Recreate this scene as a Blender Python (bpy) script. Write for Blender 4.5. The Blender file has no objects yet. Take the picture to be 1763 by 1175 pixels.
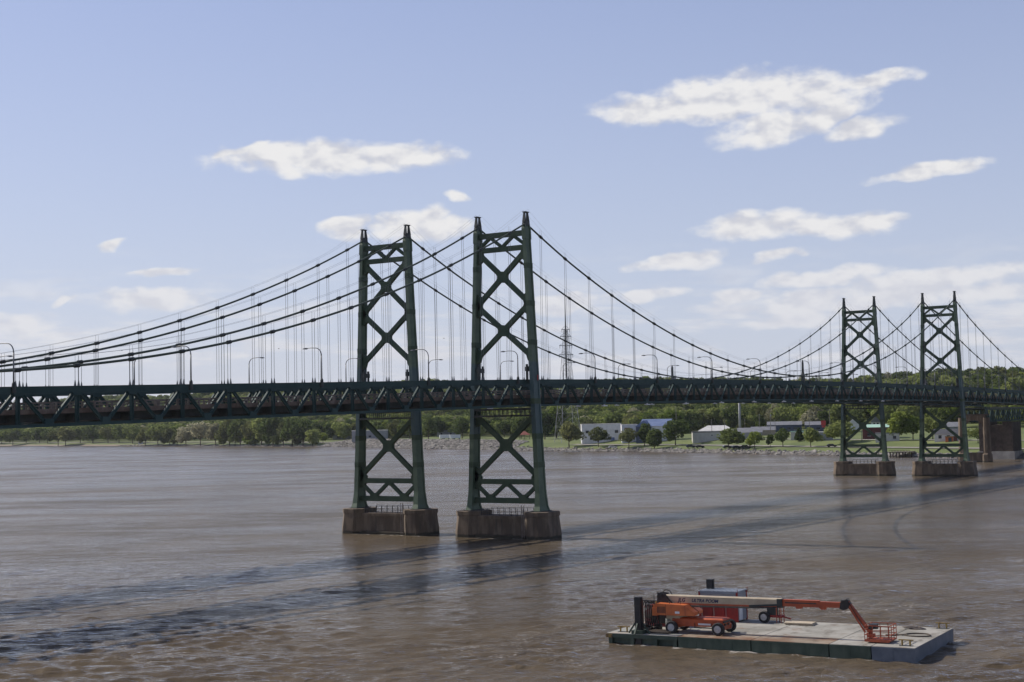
import bpy, bmesh, math, random
import numpy as np
from mathutils import Vector, Matrix
R = math.radians
random.seed(7)
rng = np.random.default_rng(7)
sc = bpy.context.scene
COL = sc.collection

# ------------------------------------------------------------------ camera
# world: x runs along the bridge towards the far bank, y across it, z up from the water, metres
F, W, H = 2561.08, 1763.0, 1175.0
CAM = np.array([-197.995, -131.851, 18.76])
YAW, PITCH, ROLL = 0.5821, 0.0523, -0.0204
FW = np.array([math.cos(YAW)*math.cos(PITCH), math.sin(YAW)*math.cos(PITCH), math.sin(PITCH)])
RT = np.array([math.sin(YAW), -math.cos(YAW), 0.0])
UP = np.cross(RT, FW)
R2 = math.cos(ROLL)*RT + math.sin(ROLL)*UP
U2 = -math.sin(ROLL)*RT + math.cos(ROLL)*UP
cam = bpy.data.cameras.new('camera')
cam.sensor_width = 36.0
cam.lens = 36.0*F/W
cam.clip_start, cam.clip_end = 1.0, 30000.0
co = bpy.data.objects.new('camera', cam)
COL.objects.link(co)
co.matrix_world = Matrix(((R2[0], U2[0], -FW[0], CAM[0]), (R2[1], U2[1], -FW[1], CAM[1]), (R2[2], U2[2], -FW[2], CAM[2]), (0, 0, 0, 1)))
sc.camera = co
def ray(x, y): return FW + R2*(x-W/2)/F - U2*(y-H/2)/F

# ------------------------------------------------------------------ light, sky, exposure
SUN_DIR = Vector((-0.05, 1.22, 1.0)).normalized()      # towards the sun
sun = bpy.data.lights.new('sun', 'SUN')
sun.energy, sun.angle, sun.color = 5.0, R(0.53), (1.0, 0.93, 0.83)
so = bpy.data.objects.new('sun', sun)
COL.objects.link(so)
so.rotation_euler = SUN_DIR.to_track_quat('Z', 'Y').to_euler()
sc.view_settings.view_transform = 'Standard'
sc.view_settings.look = 'None'
sc.view_settings.exposure = 0.0
sc.view_settings.gamma = 1.0
sc.view_settings.use_curve_mapping = False

world = bpy.data.worlds.new('World')
sc.world = world
world.use_nodes = True
wn, wl = world.node_tree.nodes, world.node_tree.links
wn.clear()
def N(tree, t, **kw):
    n = tree.nodes.new(t)
    for k, v in kw.items():
        if k.startswith('i_'):
            n.inputs[int(k[2:])].default_value = v
        else:
            setattr(n, k, v)
    return n
class G:
    """small node-graph writer"""
    def __init__(s, tree): s.t = tree
    def put(s, n, i, v):
        if hasattr(v, 'links') or isinstance(v, bpy.types.NodeSocket): s.t.links.new(v, n.inputs[i])
        else: n.inputs[i].default_value = v
    def m(s, op, a, b=0.0, c=0.0, clamp=False):
        n = s.t.nodes.new('ShaderNodeMath'); n.operation = op; n.use_clamp = clamp
        s.put(n, 0, a); s.put(n, 1, b); s.put(n, 2, c)
        return n.outputs[0]
    def noise(s, vec, scale, detail=4.0, rough=0.55, dist=0.0, out=0):
        n = s.t.nodes.new('ShaderNodeTexNoise')
        if vec is not None: s.t.links.new(vec, n.inputs['Vector'])
        n.inputs['Scale'].default_value = scale; n.inputs['Detail'].default_value = detail
        n.inputs['Roughness'].default_value = rough; n.inputs['Distortion'].default_value = dist
        return n.outputs[out]
    def comb(s, x, y, z):
        n = s.t.nodes.new('ShaderNodeCombineXYZ'); s.put(n, 0, x); s.put(n, 1, y); s.put(n, 2, z)
        return n.outputs[0]
    def mix(s, f, a, b, blend='MIX'):
        n = s.t.nodes.new('ShaderNodeMix'); n.data_type = 'RGBA'; n.blend_type = blend
        s.put(n, 0, f); s.put(n, 6, a); s.put(n, 7, b)
        return n.outputs[2]
    def ramp(s, v, lo, hi, a=0.0, b=1.0, smooth=True):
        n = s.t.nodes.new('ShaderNodeMapRange'); n.interpolation_type = 'SMOOTHSTEP' if smooth else 'LINEAR'
        s.put(n, 0, v); s.put(n, 1, lo); s.put(n, 2, hi); s.put(n, 3, a); s.put(n, 4, b)
        return n.outputs[0]
    def mapping(s, vec, scale=(1, 1, 1), rot=(0, 0, 0), loc=(0, 0, 0)):
        n = s.t.nodes.new('ShaderNodeMapping'); s.t.links.new(vec, n.inputs[0])
        n.inputs[1].default_value = loc; n.inputs[2].default_value = rot; n.inputs[3].default_value = scale
        return n.outputs[0]

SKY_K = 0.128
def build_sky():
    g = G(world.node_tree)
    sky = wn.new('ShaderNodeTexSky'); sky.sky_type = 'NISHITA'; sky.sun_disc = False
    sky.sun_elevation = math.asin(SUN_DIR.z)
    sky.sun_rotation = math.atan2(SUN_DIR.x, SUN_DIR.y)
    sky.altitude = 200; sky.air_density = 1.0; sky.dust_density = 0.35; sky.ozone_density = 2.5
    skyc = g.mix(1.0, sky.outputs[0], (SKY_K*1.14, SKY_K*0.92, SKY_K*0.92, 1), 'MULTIPLY')
    tc = wn.new('ShaderNodeTexCoord')
    nv = wn.new('ShaderNodeVectorMath'); nv.operation = 'NORMALIZE'; wl.new(tc.outputs['Generated'], nv.inputs[0])
    sp = wn.new('ShaderNodeSeparateXYZ'); wl.new(nv.outputs[0], sp.inputs[0])
    X, Y, Z = sp.outputs
    az = g.m('ARCTAN2', Y, X)
    el = g.m('ARCSINE', Z)
    skyc = g.mix(g.ramp(el, -0.02, 0.60, 0.92, 0.0, False), skyc, g.mix(g.ramp(el, 0.0, 0.36, 0, 1, False), (0.545, 0.61, 0.735, 1), (0.36, 0.435, 0.70, 1)))   # summer haze whitening the sky towards the horizon
    # wisps: warp the (azimuth, elevation) map
    base = g.comb(az, g.m('MULTIPLY', el, 1.7), 0.0)
    w1 = g.noise(base, 26.0, 2.0, 0.55, out=1)
    w1s = wn.new('ShaderNodeSeparateXYZ'); wl.new(w1, w1s.inputs[0]); w1b = w1s.outputs[2]
    wv = wn.new('ShaderNodeVectorMath'); wv.operation = 'MULTIPLY_ADD'; wl.new(w1, wv.inputs[0])
    wv.inputs[1].default_value = (0.045, 0.016, 0.0); wv.inputs[2].default_value = (-0.0225, -0.008, 0.0)
    pv = wn.new('ShaderNodeVectorMath'); pv.operation = 'ADD'; wl.new(g.comb(az, el, 0.0), pv.inputs[0]); wl.new(wv.outputs[0], pv.inputs[1])
    puff = g.noise(g.mapping(base, loc=(1.7, 4.4, 0)), 52.0, 5.0, 0.54)
    # individual cumulus, each an ellipse in the sky: (x, y, rx, ry, tilt) measured on the photograph's sky
    clouds = [(1125,186,100,27,0),(1245,166,150,46,-4),(1375,158,135,42,4),(1325,216,100,36,-6),(1495,136,85,16,-4),(1480,216,66,20,-8),(1425,190,60,26,-30),
              (570,273,214,30,0),(465,268,90,24,-4),(690,268,95,27,4),(420,258,50,10,-14),
              (786,340,28,12,0),(705,384,72,27,-3),(598,393,46,18,-6),(765,396,70,24,3),
              (1612,290,98,15,-3),(1300,392,95,27,-4),(1410,390,140,22,0),(1505,384,62,13,-4),
              (1165,449,84,16,-2),(1340,441,56,9,-6),
              (1420,478,112,17,-2),(1590,488,160,24,-3),(1390,522,95,22,-6),(1530,514,160,17,-4),(1700,505,110,18,4),(1380,548,90,17,0),(1265,510,50,14,0),(1120,507,60,13,-4),
              (190,422,28,11,-6),(255,517,95,20,0),(113,518,15,11,-30),(30,558,62,16,0),(290,470,46,8,0),(980,524,80,16,-5)]
    best = None
    for (x, y, rx, ry, tilt) in clouds:
        d = ray(x, y); d = d/np.linalg.norm(d)
        ca, ce = math.atan2(d[1], d[0]), math.asin(d[2])
        t = R(tilt) + ROLL                      # azimuth grows to the left
        k = 1.0 if y < 470 else 0.9
        mp = wn.new('ShaderNodeMapping'); mp.vector_type = 'TEXTURE'; wl.new(pv.outputs[0], mp.inputs[0])
        mp.inputs[1].default_value = (ca, ce, 0); mp.inputs[2].default_value = (0, 0, t); mp.inputs[3].default_value = (rx/F/k, ry/F/k, 1)
        dp = wn.new('ShaderNodeVectorMath'); dp.operation = 'DOT_PRODUCT'; wl.new(mp.outputs[0], dp.inputs[0]); wl.new(mp.outputs[0], dp.inputs[1])
        best = dp.outputs['Value'] if best is None else g.m('MINIMUM', best, dp.outputs['Value'])
    best = g.m('SUBTRACT', 1.0, g.m('MINIMUM', best, 6.0))
    # soft streaks low over the horizon, all the way round
    low = g.noise(g.mapping(base, scale=(1.0, 3.3, 1.0)), 13.0, 4.0, 0.6)
    band = g.m('MULTIPLY', g.ramp(el, 0.012, 0.035), g.ramp(el, 0.125, 0.05))
    lowm = g.m('MULTIPLY', g.ramp(low, 0.45, 0.68), g.m('MULTIPLY', band, 0.7))
    # scattered cumulus elsewhere in the sky, outside the picture
    d0 = ray(W/2, H/2); a0 = math.atan2(d0[1], d0[0])
    out = g.m('MAXIMUM', g.ramp(g.m('ABSOLUTE', g.m('SUBTRACT', az, a0)), 0.42, 0.6), g.ramp(el, 0.33, 0.45))
    far = g.noise(g.mapping(base, scale=(1.0, 1.6, 1.0), loc=(3.1, 0.4, 0)), 6.0, 2.0, 0.55)
    farm = g.m('MULTIPLY', g.ramp(far, 0.66, 0.78), g.m('MULTIPLY', out, g.ramp(el, 0.02, 0.1)))
    dens = g.m('MULTIPLY_ADD', best, 1.25, g.m('MULTIPLY', g.m('SUBTRACT', puff, 0.5), 2.5))
    cum = g.ramp(dens, -0.35, 1.05)
    cum = g.m('MULTIPLY', cum, g.ramp(el, 0.02, 0.14, 0.62, 0.95))
    mask = g.m('MAXIMUM', g.m('MAXIMUM', cum, lowm), farm, clamp=True)
    puff2 = g.noise(g.mapping(base, loc=(1.7-.004, 4.4+.010, 0)), 52.0, 2.0, 0.5)     # a sample nearer the sun: lit crests, shaded bases
    lit = g.m('ADD', g.m('MULTIPLY', g.m('SUBTRACT', puff, puff2), 1.5), g.m('MULTIPLY_ADD', w1b, 0.75, 0.12))
    ccol = g.mix(g.ramp(lit, 0.12, 0.72), (0.62, 0.63, 0.69, 1), (0.86, 0.85, 0.845, 1))
    ccol = g.mix(g.ramp(el, 0.02, 0.16, .35, 1.0), (0.75, 0.74, 0.78, 1), ccol)
    final = g.mix(mask, skyc, ccol)
    bg = wn.new('ShaderNodeBackground'); bg.inputs[1].default_value = 1.0
    wl.new(final, bg.inputs[0])
    wo = wn.new('ShaderNodeOutputWorld'); wl.new(bg.outputs[0], wo.inputs[0])
    sc.cycles.use_denoising = True
    world.cycles.sampling_method = 'MANUAL'; world.cycles.sample_map_resolution = 256
build_sky()

# ------------------------------------------------------------------ materials
MATS = {}
def mat(name, col, rough=0.6, col2=None, scale=0.6, metal=0.0, bump=0.0, bscale=8.0, spec=0.5, stretch=(1, 1, 1), trans=0.0, lo=0.38, hi=0.66):
    m = bpy.data.materials.new(name); m.use_nodes = True
    t = m.node_tree; g = G(t)
    b = t.nodes['Principled BSDF']
    b.inputs['Roughness'].default_value = rough; b.inputs['Metallic'].default_value = metal
    b.inputs['Specular IOR Level'].default_value = spec
    b.inputs['Base Color'].default_value = (*col, 1)
    tc = t.nodes.new('ShaderNodeTexCoord')
    if col2 is not None:
        v = g.noise(g.mapping(tc.outputs['Object'], scale=stretch), scale, 6.0, 0.62)
        t.links.new(g.mix(g.ramp(v, lo, hi), (*col, 1), (*col2, 1)), b.inputs['Base Color'])
    if bump:
        bn = t.nodes.new('ShaderNodeBump'); bn.inputs['Strength'].default_value = bump; bn.inputs['Distance'].default_value = 0.05
        t.links.new(g.noise(tc.outputs['Object'], bscale, 5.0), bn.inputs['Height'])
        t.links.new(bn.outputs[0], b.inputs['Normal'])
    MATS[name] = m
    return m
M = MATS

def steel(name, c1, c2, rust, amount, stretch=(3, 3, 0.35)):
    """old green bridge paint: chalky patches and thin rust runs"""
    m = bpy.data.materials.new(name); m.use_nodes = True
    t = m.node_tree; g = G(t); b = t.nodes['Principled BSDF']
    tc = t.nodes.new('ShaderNodeTexCoord')
    p = tc.outputs['Object']
    a = g.noise(p, 0.35, 5.0, 0.6)
    base = g.mix(g.ramp(a, 0.35, 0.68), (*c1, 1), (*c2, 1))
    r = g.noise(g.mapping(p, scale=stretch), 1.1, 7.0, 0.7)
    base = g.mix(g.m('MULTIPLY', g.ramp(r, 0.60, 0.74), amount), base, (*rust, 1))
    t.links.new(base, b.inputs['Base Color'])
    b.inputs['Roughness'].default_value = 0.68; b.inputs['Specular IOR Level'].default_value = 0.22
    MATS[name] = m
steel('brace_paint', (0.042, 0.068, 0.042), (0.070, 0.098, 0.060), (0.085, 0.055, 0.032), 0.85, (1.4, 1.4, 1.4))
steel('truss_paint_skylit', (0.027, 0.056, 0.056), (0.042, 0.075, 0.072), (0.05, 0.06, 0.05), 0.4, (1, 1, 1))  # green truss paint with the blue-teal of sky light put into its colour
steel('cable_paint', (0.062, 0.082, 0.066), (0.095, 0.112, 0.090), (0.09, 0.09, 0.08), 0.4, (1, 1, 1))
mat('fresh_paint', (0.040, 0.080, 0.085), 0.5, (0.055, 0.100, 0.105), 0.6)
mat('dark_steel', (0.022, 0.028, 0.027), 0.6, (0.045, 0.048, 0.042), 1.0)
mat('rope', (0.16, 0.165, 0.17), 0.5, metal=0.3)
mat('railing_rust', (0.125, 0.10, 0.085), 0.75, (0.21, 0.18, 0.155), 1.2)
mat('asphalt_deck', (0.055, 0.055, 0.056), 0.85, (0.085, 0.082, 0.08), 0.5)
mat('curb', (0.125, 0.088, 0.068), 0.85, (0.20, 0.155, 0.125), 0.8)
mat('pier_concrete', (0.090, 0.066, 0.046), 0.9, (0.180, 0.135, 0.094), 0.45, bump=0.35, bscale=3.0, stretch=(1.5, 1.5, 0.35))
def tide_stain(m):
    t = m.node_tree; g = G(t); b = t.nodes['Principled BSDF']; src = b.inputs['Base Color'].links[0].from_socket
    geo = t.nodes.new('ShaderNodeNewGeometry'); sep = t.nodes.new('ShaderNodeSeparateXYZ'); t.links.new(geo.outputs['Position'], sep.inputs[0])
    n = g.noise(geo.outputs['Position'], .9, 4.0, .6); z = g.m('ADD', sep.outputs[2], g.m('MULTIPLY', n, -.7))
    run = g.noise(g.mapping(geo.outputs['Position'], scale=(1, 1, .12)), 1.6, 5.0, .65)
    c = g.mix(g.m('MULTIPLY', g.ramp(run, .52, .66), .55), src, (.060, .050, .040, 1))
    t.links.new(g.mix(g.ramp(z, .25, -.05), c, (.040, .034, .022, 1)), b.inputs['Base Color'])
tide_stain(M['pier_concrete'])
mat('brick_concrete', (0.060, 0.045, 0.036), 0.9, (0.098, 0.075, 0.060), 0.7, bump=0.3, bscale=2.0)
mat('grey_concrete', (0.33, 0.31, 0.28), 0.9, (0.45, 0.43, 0.39), 0.4, bump=0.2)
mat('lamp_metal', (0.13, 0.135, 0.14), 0.45, metal=0.4)
mat('red_paint', (0.45, 0.03, 0.03), 0.5)
mat('white_paint', (0.72, 0.72, 0.72), 0.6, (0.60, 0.60, 0.60), 0.4)
mat('black_steel', (0.012, 0.012, 0.013), 0.55, (0.03, 0.026, 0.024), 1.5)
mat('bark', (0.06, 0.045, 0.034), 0.9, (0.10, 0.08, 0.06), 2.0)

# ------------------------------------------------------------------ mesh helpers
class MB:
    def __init__(s): s.v = []; s.f = []
    def add(s, vs, fs):
        o = len(s.v); s.v += [tuple(map(float, p)) for p in vs]; s.f += [tuple(i+o for i in f) for f in fs]
        return s
    def box(s, x0, y0, z0, x1, y1, z1):
        return s.hexa([(x0,y0,z0),(x1,y0,z0),(x1,y1,z0),(x0,y1,z0)], [(x0,y0,z1),(x1,y0,z1),(x1,y1,z1),(x0,y1,z1)])
    def hexa(s, a, b):
        n = len(a)
        fs = [tuple(range(n-1, -1, -1)), tuple(range(n, 2*n))] + [(i, (i+1) % n, n+(i+1) % n, n+i) for i in range(n)]
        return s.add(list(a)+list(b), fs)
    def loft(s, rings):
        n = len(rings[0]); vs = [p for r in rings for p in r]
        fs = [tuple(range(n-1, -1, -1)), tuple(range((len(rings)-1)*n, len(rings)*n))]
        for k in range(len(rings)-1):
            fs += [(k*n+i, k*n+(i+1) % n, (k+1)*n+(i+1) % n, (k+1)*n+i) for i in range(n)]
        return s.add(vs, fs)
    def bar(s, p, q, w, h, up=(0, 0, 1)):
        """box beam from p to q, w across, h along up"""
        p, q = Vector(p), Vector(q); d = (q-p).normalized(); u = Vector(up)
        if abs(d.dot(u)) > 0.98: u = Vector((1, 0, 0))
        a = d.cross(u).normalized(); b = a.cross(d).normalized()
        a = a*w/2; b = b*h/2
        return s.hexa([p-a-b, p+a-b, p+a+b, p-a+b], [q-a-b, q+a-b, q+a+b, q-a+b])
    def tube(s, path, r, n=6, r1=None):
        path = [Vector(p) for p in path]; rings = []
        for k, p in enumerate(path):
            d = (path[min(k+1, len(path)-1)]-path[max(k-1, 0)]).normalized()
            u = Vector((0, 0, 1)) if abs(d.z) < 0.95 else Vector((1, 0, 0))
            a = d.cross(u).normalized(); b = a.cross(d).normalized()
            rr = r if r1 is None else r+(r1-r)*k/(len(path)-1)
            rings.append([p+(a*math.cos(2*math.pi*i/n)+b*math.sin(2*math.pi*i/n))*rr for i in range(n)])
        return s.loft(rings)
    def cyl(s, c, r, h, n=12, r1=None, axis='z'):
        c = Vector(c); ax = {'x': Vector((1,0,0)), 'y': Vector((0,1,0)), 'z': Vector((0,0,1))}[axis]
        return s.tube([c, c+ax*h], r, n, r1)
    def plate(s, pts, thick, axis):
        """polygon given as 3-D points extruded along axis vector by +-thick/2"""
        a = Vector(axis).normalized()*thick/2
        P = [Vector(p) for p in pts]
        return s.hexa([p-a for p in P], [p+a for p in P])
    def mesh(s, name):
        m = bpy.data.meshes.new(name); m.from_pydata(s.v, [], s.f); m.update()
        return m
    def build(s, name, m, parent=None, smooth=False):
        me = s.mesh(name); return obj(name, me, m, parent, smooth)
def obj(name, me, m=None, parent=None, smooth=False):
    o = bpy.data.objects.new(name, me)
    if m is not None and me is not None:
        mm = M[m] if isinstance(m, str) else m
        if not me.materials: me.materials.append(mm)
    if me is not None:
        # consistent outward normals
        if not me.get('n_ok'):
            bm = bmesh.new(); bm.from_mesh(me); bmesh.ops.recalc_face_normals(bm, faces=bm.faces); bm.to_mesh(me); bm.free(); me['n_ok'] = 1
            if smooth: me.polygons.foreach_set('use_smooth', [True]*len(me.polygons))
    COL.objects.link(o)
    if parent is not None: o.parent = parent
    return o
def empty(name, loc=(0, 0, 0), rz=0.0, parent=None):
    o = bpy.data.objects.new(name, None); o.empty_display_size = 0.5
    COL.objects.link(o); o.location = loc; o.rotation_euler = (0, 0, rz)
    if parent is not None: o.parent = parent
    return o
def tag(o, label, cat, group=None):
    o['label'] = label; o['category'] = cat
    if group: o['group'] = group
    return o
def struct(o): o['kind'] = 'structure'; return o
def stuff(o, label=None, cat=None):
    o['kind'] = 'stuff'
    if label: o['label'] = label
    if cat: o['category'] = cat
    return o
def copy_tree(o, parent=None):
    c = o.copy(); COL.objects.link(c); c.parent = parent
    for ch in list(o.children): copy_tree(ch, c)
    return c

# ------------------------------------------------------------------ the lie of the land
AX = np.array([0.385, 0.923]); BX = np.array([0.923, -0.385])       # along the far bank, inland
SA = [-2600, -300, 155, 222, 261, 342, 422, 482, 663, 810, 855, 1137, 1536, 2300, 4200, 8000]
SB = [240, 312, 333, 340, 344, 356, 366, 360, 377, 394, 390, 384, 336, 260, 100, -400]
def shore(a): return np.interp(a, SA, SB)
T_ = [-60, -14, 0, 6, 12, 22, 32, 42, 100, 150, 6500]
ZP = {'park': [-9, -3, 0, 1.5, 2.5, 3.0, 3.6, 5.2, 6.6, 8.6, 9],
      'levee': [-9, -3, 0, 2.6, 5.2, 5.5, 5.4, 5.3, 6.0, 7.5, 9],
      'low': [-9, -3, 0, 0.9, 1.7, 2.4, 3.0, 3.4, 5.0, 7.0, 9]}
def zt(a, t):
    k = float(np.interp(a, [505, 560, 815, 865], [0, 1, 1, 2]))
    p, l, w = (np.interp(t, T_, ZP[n]) for n in ('park', 'levee', 'low'))
    z = p*(1-k)+l*k if k <= 1 else l*(2-k)+w*(k-1)
    hh = np.interp(a, [-400, -80, 120, 330, 500, 900, 1300, 2200], [26, 21, 17, 20, 28, 34, 46, 50])
    s = np.clip((t-165)/(430-165), 0, 1); s = s*s*(3-2*s)
    wob = 2.5*math.sin(a/70.0+1.0)+1.5*math.sin(a/31.0+t/55.0)
    return float(z + s*(hh-3+wob))
def at_of(P): # world xy -> (a, t)
    a = P[0]*AX[0]+P[1]*AX[1]; b = P[0]*BX[0]+P[1]*BX[1]
    return a, b-float(shore(a))
def ground(P):
    a, t = at_of(P); return zt(a, t)
def world_of(a, t):
    b = t+float(shore(a)); p = AX*a+BX*b
    return np.array([p[0], p[1], zt(a, t)])
def hit(x, y):
    """where the line of sight of photograph point (x, y) meets the land"""
    d = ray(x, y); lo = None
    s = 250.0
    while s < 3200:
        P = CAM+d*s
        if P[2] < max(ground(P), 0.0): break
        lo = s; s += 6.0
    hi = s; lo = lo or s-6
    for _ in range(14):
        mid = (lo+hi)/2; P = CAM+d*mid
        if P[2] < max(ground(P), 0.0): hi = mid
        else: lo = mid
    P = CAM+d*hi
    return np.array([P[0], P[1], max(ground(P), 0.0)]), hi/1.0

def build_land():
    # river
    # chop modelled as a height field over the reach in view, a plain sheet a little lower beyond it
    rr = [52.0]
    while rr[-1] < 1900: rr.append(rr[-1]+max(.26, rr[-1]**2/36000.0))
    rr = np.array([.5, 15, 30, 42]+rr+[2600, 4500, 8000, 14000]); dr = np.gradient(rr)
    t0, t1 = YAW-.45, YAW+.45
    th = np.concatenate([np.linspace(YAW-math.pi, t0-.01, 44), np.linspace(t0, t1, 980), np.linspace(t1+.01, YAW+math.pi, 44)])
    RR, TH = np.meshgrid(rr, th, indexing='ij')
    X_ = CAM[0]+RR*np.cos(TH); Y_ = CAM[1]+RR*np.sin(TH)
    q = np.random.default_rng(21)
    def field(n, l0, l1, seed):
        z = np.zeros_like(X_); w = np.random.default_rng(seed)
        for _ in range(n):
            l = w.uniform(l0, l1); a_ = w.uniform(0, 6.283); z += np.sin((X_*math.cos(a_)+Y_*math.sin(a_))*6.283/l+w.uniform(0, 6.283))
        return z/math.sqrt(n)
    warp1, warp2 = field(7, 14, 45, 3)*1.6, field(7, 14, 45, 4)*1.6
    patch = np.clip(1.0+.18*field(9, 30, 120, 5)+.16*field(8, 9, 30, 9), .45, 1.5)
    Z_ = np.zeros_like(X_); res = np.maximum(dr[:, None], RR*np.gradient(th)[None, :])
    nw = 80
    for k in range(nw):
        l = math.exp(q.uniform(math.log(.7), math.log(5.0))); a_ = YAW+.12+q.normal(0, .5)
        wgt = np.clip(l/(2.4*res)-.8, 0, 1)
        ph = ((X_+warp1)*math.cos(a_)+(Y_+warp2)*math.sin(a_))*6.283/l+q.uniform(0, 6.283)
        sl = .20*math.sqrt(2/nw)*(1.1 if l < 1.8 else .9 if l < 3 else .6)
        Z_ += wgt*sl*l/6.283*(np.sin(ph)+.22*np.sin(2*ph+.6))
    fade = np.clip((TH-t0)/.04, 0, 1)*np.clip((t1-TH)/.04, 0, 1)*np.clip((RR-52)/6, 0, 1)
    Z_ = Z_*patch*fade
    nr, nt_ = X_.shape
    vs = np.stack([X_, Y_, Z_], -1).reshape(-1, 3)
    i0 = (np.arange(nr-1)[:, None]*nt_+np.arange(nt_-1)[None, :]).reshape(-1)
    fs = np.stack([i0, i0+nt_, i0+nt_+1, i0+1], -1)
    allv, allf = vs, fs
    rm = bpy.data.meshes.new('river'); rm.vertices.add(len(allv)); rm.vertices.foreach_set('co', allv.astype(np.float32).ravel())
    rm.loops.add(allf.size); rm.loops.foreach_set('vertex_index', allf.astype(np.int32).ravel())
    rm.polygons.add(len(allf)); rm.polygons.foreach_set('loop_start', np.arange(0, allf.size, 4, dtype=np.int32))
    rm.polygons.foreach_set('use_smooth', np.ones(len(allf), dtype=bool)); rm.update(calc_edges=True); rm.validate(); rm['n_ok'] = 1
    m = bpy.data.materials.new('river_water'); m.use_nodes = True
    t = m.node_tree; g = G(t); b = t.nodes['Principled BSDF']
    geo = t.nodes.new('ShaderNodeNewGeometry'); P = geo.outputs['Position']
    PA = g.mapping(P, rot=(0, 0, -YAW))                 # across the wind
    silt = g.noise(g.mapping(PA, scale=(0.5, 1.0, 1.0)), 0.035, 5.0, 0.6)
    col = g.mix(g.ramp(silt, 0.36, 0.66), (0.089, 0.068, 0.044, 1), (0.122, 0.097, 0.068, 1))
    # foam: thin curdled streaks in patches
    st = g.noise(g.mapping(PA, scale=(0.9, 0.35, 1.0), loc=(31, 4, 0)), 0.55, 6.0, 0.62, 1.2)
    line = g.m('ABSOLUTE', g.m('SUBTRACT', st, 0.5))
    patch = g.noise(g.mapping(P, loc=(5, 9, 0)), 0.045, 3.0, 0.6)
    sp = g.noise(P, 2.6, 4.0, 0.7)
    foam = g.m('MULTIPLY', g.ramp(line, 0.022, 0.002), g.m('MULTIPLY', g.ramp(patch, 0.55, 0.66), g.ramp(sp, 0.44, 0.60)))
    foam = g.m('MULTIPLY', foam, 0.8)
    def edge(cx, cy, ang, hx, hy):
        mp_ = t.nodes.new('ShaderNodeMapping'); mp_.vector_type = 'TEXTURE'; t.links.new(P, mp_.inputs[0])
        mp_.inputs[1].default_value = (cx, cy, 0); mp_.inputs[2].default_value = (0, 0, ang)
        sx_ = t.nodes.new('ShaderNodeSeparateXYZ'); t.links.new(mp_.outputs[0], sx_.inputs[0])
        return g.m('MAXIMUM', g.m('SUBTRACT', g.m('ABSOLUTE', sx_.outputs[0]), hx), g.m('SUBTRACT', g.m('ABSOLUTE', sx_.outputs[1]), hy))
    bc = np.array([-88.26, -95.01])+np.array([-.05164, .99867])*12.87+np.array([.99867, .05164])*5.75
    dd = edge(bc[0], bc[1], math.atan2(.99867, -.05164), 12.87, 5.75)
    for pu in (0, 225.6):
        for pv_ in (0, 23.74): dd = g.m('MINIMUM', dd, edge(pu, pv_, 0, 3.0, 8.9))
    curl = g.noise(g.mapping(PA, scale=(1.0, .6, 1.0)), 1.1, 5.0, .65, .8)
    ring = g.m('MULTIPLY', g.ramp(dd, .75, .05), g.m('MULTIPLY', g.ramp(curl, .50, .62), .75))
    foam = g.m('MAXIMUM', foam, ring)
    colf = g.mix(foam, col, (0.50, 0.48, 0.45, 1))
    # ripples: wind chop, boils of the current, slow swirls that flatten or roughen it
    n1 = g.noise(g.mapping(PA, scale=(1.0, 0.5, 1.0)), 1.5, 4.0, 0.62, 0.5)
    n2 = g.noise(g.mapping(PA, scale=(1.0, 0.45, 1.0), rot=(0, 0, 0.35)), 0.33, 2.0, 0.55, 0.6)
    hgt = g.m('ADD', g.m('MULTIPLY', n1, 0.20), g.m('MULTIPLY', n2, 0.34))
    bn = t.nodes.new('ShaderNodeBump'); bn.inputs['Strength'].default_value = 1.0; bn.inputs['Distance'].default_value = 1.0
    t.links.new(hgt, bn.inputs['Height'])
    fr = t.nodes.new('ShaderNodeFresnel'); fr.inputs[0].default_value = 1.33; t.links.new(bn.outputs[0], fr.inputs[1])
    gust = g.noise(g.mapping(PA, scale=(1.0, 0.30, 1.0), loc=(3, 8, 0)), 0.034, 8.0, 0.78, 0.5)
    fac = g.m('MULTIPLY', g.m('MULTIPLY', g.m('POWER', fr.outputs[0], 2.1), 1.22), g.ramp(gust, 0.33, 0.67, 0.5, 1.4), clamp=True)
    fac = g.m('MULTIPLY', fac, g.m('SUBTRACT', 1.0, foam), clamp=True)
    df = t.nodes.new('ShaderNodeBsdfDiffuse'); t.links.new(colf, df.inputs[0]); t.links.new(bn.outputs[0], df.inputs['Normal'])
    gl = t.nodes.new('ShaderNodeBsdfGlossy'); gl.inputs[0].default_value = (1, 1, 1, 1); gl.inputs[1].default_value = 0.16; t.links.new(bn.outputs[0], gl.inputs['Normal'])
    mx = t.nodes.new('ShaderNodeMixShader'); t.links.new(fac, mx.inputs[0]); t.links.new(df.outputs[0], mx.inputs[1]); t.links.new(gl.outputs[0], mx.inputs[2])
    t.nodes.remove(b)
    t.links.new(mx.outputs[0], t.nodes['Material Output'].inputs[0])
    M['river_water'] = m
    struct(obj('river', rm, 'river_water'))
    # far bank and the bluff behind it
    m = bpy.data.materials.new('bank_ground'); m.use_nodes = True
    t = m.node_tree; g = G(t); b = t.nodes['Principled BSDF']; b.inputs['Roughness'].default_value = 0.95
    geo = t.nodes.new('ShaderNodeNewGeometry'); P = geo.outputs['Position']
    n = g.noise(P, 0.05, 6.0, 0.65); n2 = g.noise(P, 0.7, 4.0, 0.6)
    grass = g.mix(g.ramp(n, 0.35, 0.65), (0.075, 0.108, 0.022, 1), (0.130, 0.158, 0.040, 1))
    grass = g.mix(g.ramp(n2, 0.5, 0.8), grass, (0.12, 0.11, 0.05, 1))
    sep = t.nodes.new('ShaderNodeSeparateXYZ'); t.links.new(P, sep.inputs[0])
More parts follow.
